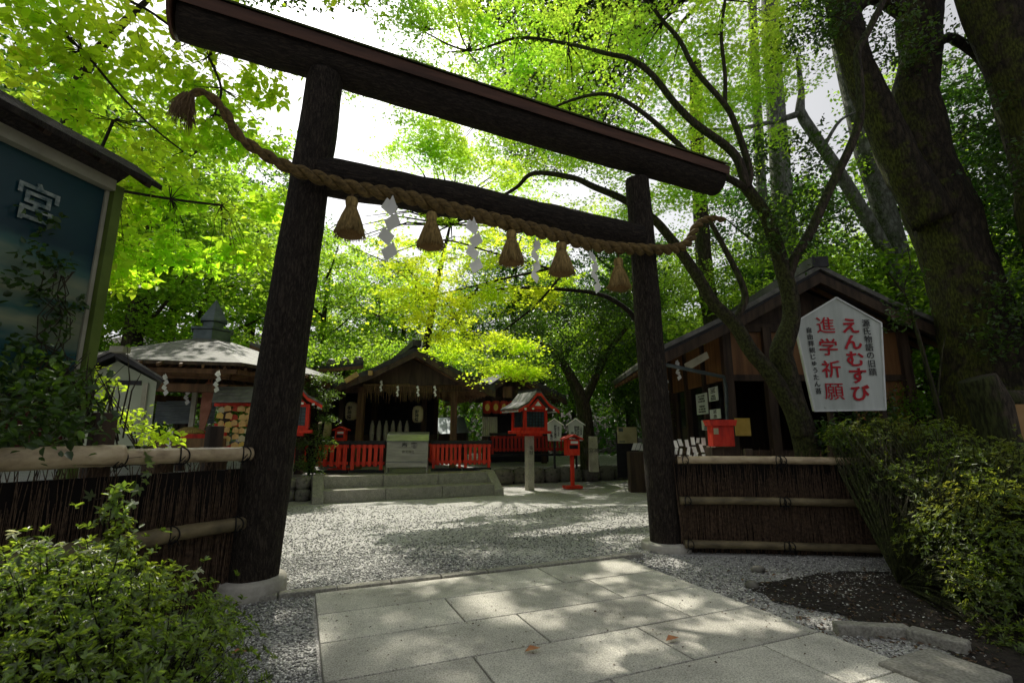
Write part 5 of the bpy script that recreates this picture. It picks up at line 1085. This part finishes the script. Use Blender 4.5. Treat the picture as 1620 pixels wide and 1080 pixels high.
# ---- shrubs ------------------------------------------------------------
def rosette_shrub(t, blobs, n, size, mt, per=7, up=.6, sprout=None):
    P = []; Nn = []
    for c, r_, k in blobs:
        d = nrm(rng.normal(size=(k,3))+np.array([0,0,up])); rr_ = np.array([r_,r_,r_*.85]) if not hasattr(r_, '__len__') else np.array(r_)
        rad_ = (rng.uniform(.5, 1.0, k)+(rng.uniform(0,1,k) < .14)*rng.uniform(.05,.32,k))[:,None]; P.append(np.array(c)+d*rad_*rr_*(1+.42*np.array([mn.noise(Vector(q)*2.9+Vector((len(P)*3.7,0,0))) for q in d]))[:,None]); Nn.append(d)
    P = np.concatenate(P); Nn = nrm(np.concatenate(Nn)+np.array([0,0,.5])+rng.normal(size=(len(P),3))*.25)
    k = len(P); ax = np.repeat(Nn, per, axis=0); r1 = nrm(rng.normal(size=(k*per,3))); d = nrm(r1-ax*np.sum(r1*ax,axis=1,keepdims=True)); dr = nrm(d+ax*rng.uniform(.1,.9,(k*per,1))); nn = nrm(ax-dr*np.sum(ax*dr,axis=1,keepdims=True))
    pos = np.repeat(P, per, axis=0)-ax*rng.uniform(0,.5,(k*per,1))*size
    keep = np.ones(len(pos), bool); place(pos[keep], nn[keep], size, 'narrow', 'foliage', mt, t, dirs=dr[keep], sv=.35); return P, Nn
ls = thing('azalea_shrub', 'leafy azalea shrub filling the lower left corner before the fence', 'shrub', (-2.0, 2.4, 0))
bl = [(D(x,y,Yc), r_, k) for x, y, Yc, r_, k in ((40,930,2.25,.36,420), (140,940,2.2,.36,440), (240,960,2.45,.34,400), (330,1000,2.8,.27,280), (80,1040,1.9,.38,380), (220,1060,1.95,.36,360), (-40,1000,2.0,.4,300), (300,1070,2.3,.3,280), (185,850,2.75,.16,110), (340,960,3.2,.18,110), (210,905,2.9,.2,120), (120,1130,1.7,.4,200), (20,880,2.7,.22,130), (150,880,2.6,.2,120))]
P, Nn = rosette_shrub(ls, [(c-Z*.10, r_, int(k*.8)) for c, r_, k in bl], 0, .029, 'lf_azalea')
b = MB(); rts = [Vector((-2.2+.25*i, 2.5-.08*i, 0)) for i in range(4)]
for i in range(0, len(P), 5): q = Vector(P[i]); rr_ = random.choice(rts); b.tube([rr_, rr_.lerp(q, .55)+Vector((0,0,-.05)), q], [.009,.005,.002], 3, False)
for x, y in ((178,790), (195,805), (165,820), (205,830), (190,775)):
    c = D(x,y,2.75); b.tube([c-Z*.25, c], [.004,.002], 4)
b.build('stems', 'bark_dark', ls)
pp = [sprays(D(x,y,2.75), (.03,.03,.05), 5, 7, .03, .01)[0] for x, y in ((178,790), (195,805), (165,820), (205,830), (190,775), (180,840), (195,860))]; p = np.concatenate(pp); place(p, upn(len(p), .8), .034, 'leaf', 'sprig', 'lf_azalea', ls)
fp = []
for x, y in ((297,925), (32,868), (60,858), (18,905), (52,895), (75,880), (20,845), (90,862), (310,905), (140,870)):
    c = np.array(list(D(x, y, 2.2 if x < 150 else 2.35))); fp.append(c+rng.normal(size=(7,3))*.006)
fp = np.concatenate(fp); place(fp, nrm(rng.normal(size=(len(fp),3))*.5+np.array([0,-.5,1])), .03, 'narrow', 'painted_sunlit_leaves', 'lf_sun_highlight', ls, kind='stuff')  # sunlit highlights on the shrub, put in as pale leaves
rs = thing('hedge_shrub', 'large fine-leaved shrub spilling over the right fence to the gravel', 'shrub', (4.3, 4.8, 0))
bl = [(D(x,y,Yc), r_, k) for x, y, Yc, r_, k in ((1340,700,6.0,.26,330), (1400,705,5.9,.36,520), (1480,715,5.7,.42,620), (1415,770,5.5,.36,520), (1485,800,5.2,.45,760), (1550,760,5.0,.5,720), (1490,870,4.8,.36,480), (1540,880,4.5,.5,760), (1600,830,4.3,.55,700), (1600,960,3.9,.42,620), (1560,960,4.3,.36,460), (1640,900,3.8,.5,400), (1620,1060,3.5,.3,300), (1640,760,4.6,.5,400))]
P, Nn = rosette_shrub(rs, bl, 0, .034, 'lf_hedge', 6)
b = MB(); rts = [Vector((3.6+.35*i, 4.9-.22*i, 0)) for i in range(6)]
for i in range(0, len(P), 4): q = Vector(P[i]); rr_ = min(rts, key=lambda r: (r-q).length+random.random()*.6); b.tube([rr_, rr_.lerp(q, .6)+Vector((random.uniform(-.1,.1),0,.08)), q, q+Vector(Nn[i])*random.uniform(.03,.12)], [.010,.006,.003,.001], 3, False)
b.build('stems', 'bark', rs)
# climbers over the left fence and notice board
iv = thing('climbing_vine', 'tangled climbing vine over the fence top and notice board at left', 'vine', (-3.3, 3.3, 1.2))
p = np.concatenate([sprays(D(x,y,Yc), (.35,.3,.16), 12, 15, .16, .06)[0] for x, y, Yc in ((20,620,3.3), (60,600,3.4), (100,640,3.6), (30,670,3.1), (80,680,3.4), (0,590,3.2), (50,640,3.2), (10,700,3.0), (110,610,3.9))]+[sprays(BP(x,y,.06), (.10,.12,.12), 4, 9, .10, .04)[0] for x, y in ((85,520), (70,470), (95,420), (60,400), (40,440), (110,480), (90,560), (40,560), (75,350), (20,540))])
place(p, upn(len(p), .9), .062, 'leaf', 'leaves', 'lf_dark', iv)
b = MB()
for i in range(46):
    c = D(random.uniform(0,200), random.uniform(640,705), 3.7); b.tube([c-Z*.1, c+Vector((random.uniform(-.12,.12),0,random.uniform(.1,.3))), c+Vector((random.uniform(-.2,.2),random.uniform(-.1,.1),random.uniform(.25,.5)))], [.006,.005,.002], 4, False)
for i in range(10):
    y = 640; P_ = [BP(90+random.uniform(-40,30), y-35*k, .04) for k in range(7)]; b.tube(P_, .004, 4, False)
b.build('stems', 'bark', iv)
sp2 = thing('leafy_sprout', 'bright yellow-green sprout behind the left bamboo rail', 'plant', tuple(D(235,700,4.7)-Z*.3))
p = np.concatenate([sprays(D(x,y,Yc), (.12,.1,.07), 7, 9, .10, .03)[0] for x, y, Yc in ((205,660,4.9), (225,680,4.8), (190,665,5), (160,640,5), (145,620,5.1), (170,610,5.1), (245,690,4.7), (275,690,4.7), (150,590,5.1))]); place(p, upn(len(p), .5), .055, 'leaf', 'leaves', 'lf_broad', sp2)
b = MB()
for x, y in ((205,660), (225,680), (190,665), (160,640), (275,690), (150,590), (170,610)): b.tube([D(220,715,4.9), D((x+220)/2,(y+700)/2,4.9), D(x,y,4.9)], [.008,.006,.002], 5, False)
b.build('stems', 'bark', sp2)
iv2 = thing('ivy_trail', 'trail of lobed ivy leaves hanging down the left fence', 'ivy', tuple(D(225,760,3.3)))
pts = [(228,735), (236,760), (225,765), (215,775), (222,800), (160,800), (175,810), (185,805), (150,790), (225,722), (105,735), (200,795), (240,745)]
pos = np.array([list(PL(x, y, Vector((-2.42,4.48,0))+nL*.2, dL)) for x, y in pts]); place(pos, nrm(np.array([[nL.x, nL.y, .5]]).repeat(len(pos),0)+rng.normal(size=(len(pos),3))*.4), .085, 'maple', 'leaves', 'lf_azalea', iv2)
b = MB(); b.tube([Vector(q) for q in sorted([tuple(q) for q in pos], key=lambda q: -q[2])[:8]], .003, 4, False); b.build('stem', 'bark', iv2)
# ---- under-storey and forest -----------------------------------------
def crown_tree(name, lab, h_, r_, nl, lf, sz, tk, bk='bark', seed=1, flat=.12):
    t = tree(name, lab, (0,0,0), 'forest trees around the shrine'); random.seed(seed); b = MB(); top = Vector((random.uniform(-.4,.4), random.uniform(-.4,.4), h_*.85)); limb(b, [Vector((0,0,-.3)), Vector((.15,0,h_*.3)), Vector((-.1,.1,h_*.6)), top], [tk*1.2,tk,tk*.7,tk*.2], 10)
    tips = []
    for i in range(9):
        a = i*2.4; z = h_*(.35+.055*i); e = Vector((math.cos(a)*r_*.75, math.sin(a)*r_*.75, z+h_*.12)); limb(b, [Vector((0,0,z)), Vector((e.x*.5,e.y*.5,z+h_*.04)), e], [tk*.4,tk*.25,tk*.08], 6); tips.append(e)
    b.build('trunk', bk, t, smooth=True); ps = []
    for e in tips+[top, top-Z*h_*.15, top-Z*h_*.3]: ps.append(sprays(e, (r_*.55, r_*.55, h_*.11), 15, nl//180, r_*.25, flat)[0])
    p = np.concatenate(ps); place(p, upn(len(p), .65), sz, 'leaf' if sz < .15 else 'diamond', 'crown', lf, t); return t
TA = crown_tree('forest_tree', 'mid-green leafy forest tree behind the shrine buildings', 12, 3.4, 15000, 'lf_mid', .19, .22, seed=1)
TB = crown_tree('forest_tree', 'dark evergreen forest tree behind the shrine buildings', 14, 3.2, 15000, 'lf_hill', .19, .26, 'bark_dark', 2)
TC = crown_tree('young_forest_tree', 'small bright undergrowth tree at the foot of the forest', 5.5, 2.2, 9000, 'lf_mid', .13, .09, seed=3)
random.seed(21)
spots = {0: [(-13,20), (-17,24), (-10,25), (-21,20), (-6,27), (-24,27), (2,28), (7,24), (11,20), (15,24), (19,20), (13,30), (-14,32), (22,28), (-28,22), (-12,15), (26,16), (16,15)],
         1: [(-3,31), (-8,33), (3,33), (8,31), (-18,33), (0,26), (5,20.5), (10.5,18), (13,13), (18,12), (-17,17), (20,33), (27,26), (-27,31), (-19,12), (14.5,9.5)],
         2: [(-9,18), (-12,18), (-14.5,15.5), (-7,20), (-10.5,15.8), (-3,21.5), (0,21.5), (4.5,18), (7,16.5), (10.8,12.5), (11.2,9.5), (9.8,15), (-16,13), (11,11), (2.5,20.5), (-5.5,22), (12.5,8), (11.5,14), (5.5,22)]}
for k, T0 in enumerate((TA, TB, TC)):
    for i, (x, y) in enumerate(spots[k]):
        s_ = random.uniform(.85, 1.15); far = 1.0
        if k < 2 and -9 < x < 9: s_ *= .82
        if k < 2 and x < -10: s_ *= 1.2
        if k < 2 and 9 <= x < 24: s_ *= .8
        q = T0 if i == 0 else dup(T0); q.location = (x, y, 0 if y < 19 else (y-19)*.12); q.rotation_euler = (0,0,random.uniform(0,6.28)); q.scale = (s_, s_, s_)
# wooded slope
def hill(x, y): return max(-.2, (y-26)*.32+1.2*mn.noise((x*.08, y*.08, 3)))
grid_sheet('hillside', 'soil', -70, 70, 22, 90, 40, 24, lambda x, y: hill(x, y))
n = 60000; hx = rng.uniform(-55,55,n); hy = 22+rng.uniform(0,1,n)**1.5*38; hz = np.array([hill(a, b_) for a, b_ in zip(hx, hy)])
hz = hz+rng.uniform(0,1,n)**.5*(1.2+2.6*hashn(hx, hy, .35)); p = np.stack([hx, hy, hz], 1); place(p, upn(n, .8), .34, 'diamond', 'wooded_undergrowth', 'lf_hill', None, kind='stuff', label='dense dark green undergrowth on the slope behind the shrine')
# dark bushes between the buildings
for i, (x, y, Yc, r_, lab) in enumerate(((1385,660,8.2,.4,'dark leafy bush behind the sapling beside the log post'), (1430,650,9.4,.6,'lighter bush in the gap right of the shop wall'), (1030,640,12.8,.6,'dark bush at the far left corner of the shop'), (740,660,18.6,.9,'small green bush beyond the right hall pillars'), (690,650,18.6,.7,'small green bush behind the worship hall right side'), (1312,700,6.9,.22,'twiggy low plant at the foot of the forked maple'))):
    c = D(x, y, Yc); t = thing('bush', lab, 'bush', (c.x, c.y, 0)); b = MB(); 
    for k in range(7): b.tube([Vector((c.x, c.y, 0)), c+Vector((random.uniform(-r_,r_)*.7, random.uniform(-r_,r_)*.5, random.uniform(-.2,.3)))], [.02,.006], 5, False)
    b.build('stems', 'bark_dark', t); p = sprays(c, (r_, r_*.8, r_*.9), 40, 34, .22, .1)[0]; place(p, upn(len(p), .8), .06, 'leaf', 'foliage', 'lf_mid' if i in (1,3,4) else 'lf_dark', t)
# ---- crowns added overhead to cast shade, with holes for the sun patches (trunks stand beside and behind the viewpoint)
def canopy(name, lab, base, x0, x1, y0, y1, n, lean):
    t = tree(name, lab, base); b = MB(); top = Vector(base)+Vector((*lean, 17)); limb(b, [Vector(base), Vector(base)+Vector((lean[0]*.3, lean[1]*.3, 8)), top], [.5,.4,.2], 12)
    k = n//40; cx = rng.uniform(x0, x1, k); cy = rng.uniform(y0, y1, k); cz = rng.uniform(16.5, 23, k)
    c = np.stack([cx+SD[0]/SD[2]*cz, cy+SD[1]/SD[2]*cz, cz], 1); p = np.repeat(c, 40, 0)+rng.normal(size=(k*40,3))*np.array([.6,.6,.3])
    for q in c[::14]: b.tube([top-Z*3, top.lerp(Vector(q), .5)+Z*.6, Vector(q)], [.12,.07,.02], 5, False)
    b.build('trunk', 'bark', t, smooth=True); p = litkeep(p, 1.0); s_ = shadow(p); 
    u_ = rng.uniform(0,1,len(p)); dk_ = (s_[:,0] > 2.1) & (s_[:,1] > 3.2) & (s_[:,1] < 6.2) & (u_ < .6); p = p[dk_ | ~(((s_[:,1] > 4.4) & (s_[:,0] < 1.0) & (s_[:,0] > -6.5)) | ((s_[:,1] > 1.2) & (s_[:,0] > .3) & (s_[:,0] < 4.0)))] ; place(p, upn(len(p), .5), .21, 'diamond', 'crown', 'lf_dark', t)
canopy('added_shade_tree', 'tree added high overhead to shade the left side of the path', (-6.5,-2,0), -6, 1.6, -3.5, 5.6, 30000, (2,6))
canopy('added_shade_tree', 'tree added high overhead to shade the right side of the path', (9.5,-1,0), 1.2, 11, -3.5, 17, 52000, (-2,9))
# ================================================================ LIGHT, CAMERA
w = bpy.data.worlds.new('World'); bpy.context.scene.world = w; w.use_nodes = True; nt = w.node_tree
sky = nt.nodes.new('ShaderNodeTexSky'); sky.sky_type = 'NISHITA'; sky.sun_disc = False; sky.sun_elevation = SUN_EL; sky.sun_rotation = SUN_AZ; sky.air_density = 1.0; sky.dust_density = 4.0; sky.ozone_density = 1.0
hs = nt.nodes.new('ShaderNodeHueSaturation'); hs.inputs['Saturation'].default_value = .12; hs.inputs['Value'].default_value = 1.0; nt.links.new(sky.outputs[0], hs.inputs['Color']); nt.links.new(hs.outputs[0], nt.nodes['Background'].inputs[0]); nt.nodes['Background'].inputs[1].default_value = .15
s = bpy.data.lights.new('sun', 'SUN'); s.energy = 5; s.angle = R(.5); s.color = (1,.94,.82); so = bpy.data.objects.new('sun', s); C.objects.link(so); so.rotation_euler = Vector(SD).to_track_quat('Z', 'Y').to_euler()
cam = bpy.data.cameras.new('camera'); cam.sensor_width = 36; cam.lens = 775/1620*36; cam.clip_end = 2000; cam.clip_start = .05; co = bpy.data.objects.new('camera', cam); C.objects.link(co)
co.location = (0,0,H); co.rotation_euler = (R(90)+TH, 0, 0); bpy.context.scene.camera = co
cam.dof.use_dof = True; cam.dof.focus_distance = 7; cam.dof.aperture_fstop = 4.0
sc = bpy.context.scene; sc.view_settings.view_transform = 'Standard'; sc.view_settings.look = 'None'; sc.view_settings.exposure = 0
sc.render.engine = 'CYCLES'; sc.cycles.use_adaptive_sampling = True; sc.cycles.adaptive_threshold = .02; sc.cycles.max_bounces = 6; sc.cycles.transmission_bounces = 5; sc.cycles.diffuse_bounces = 3; sc.cycles.glossy_bounces = 2
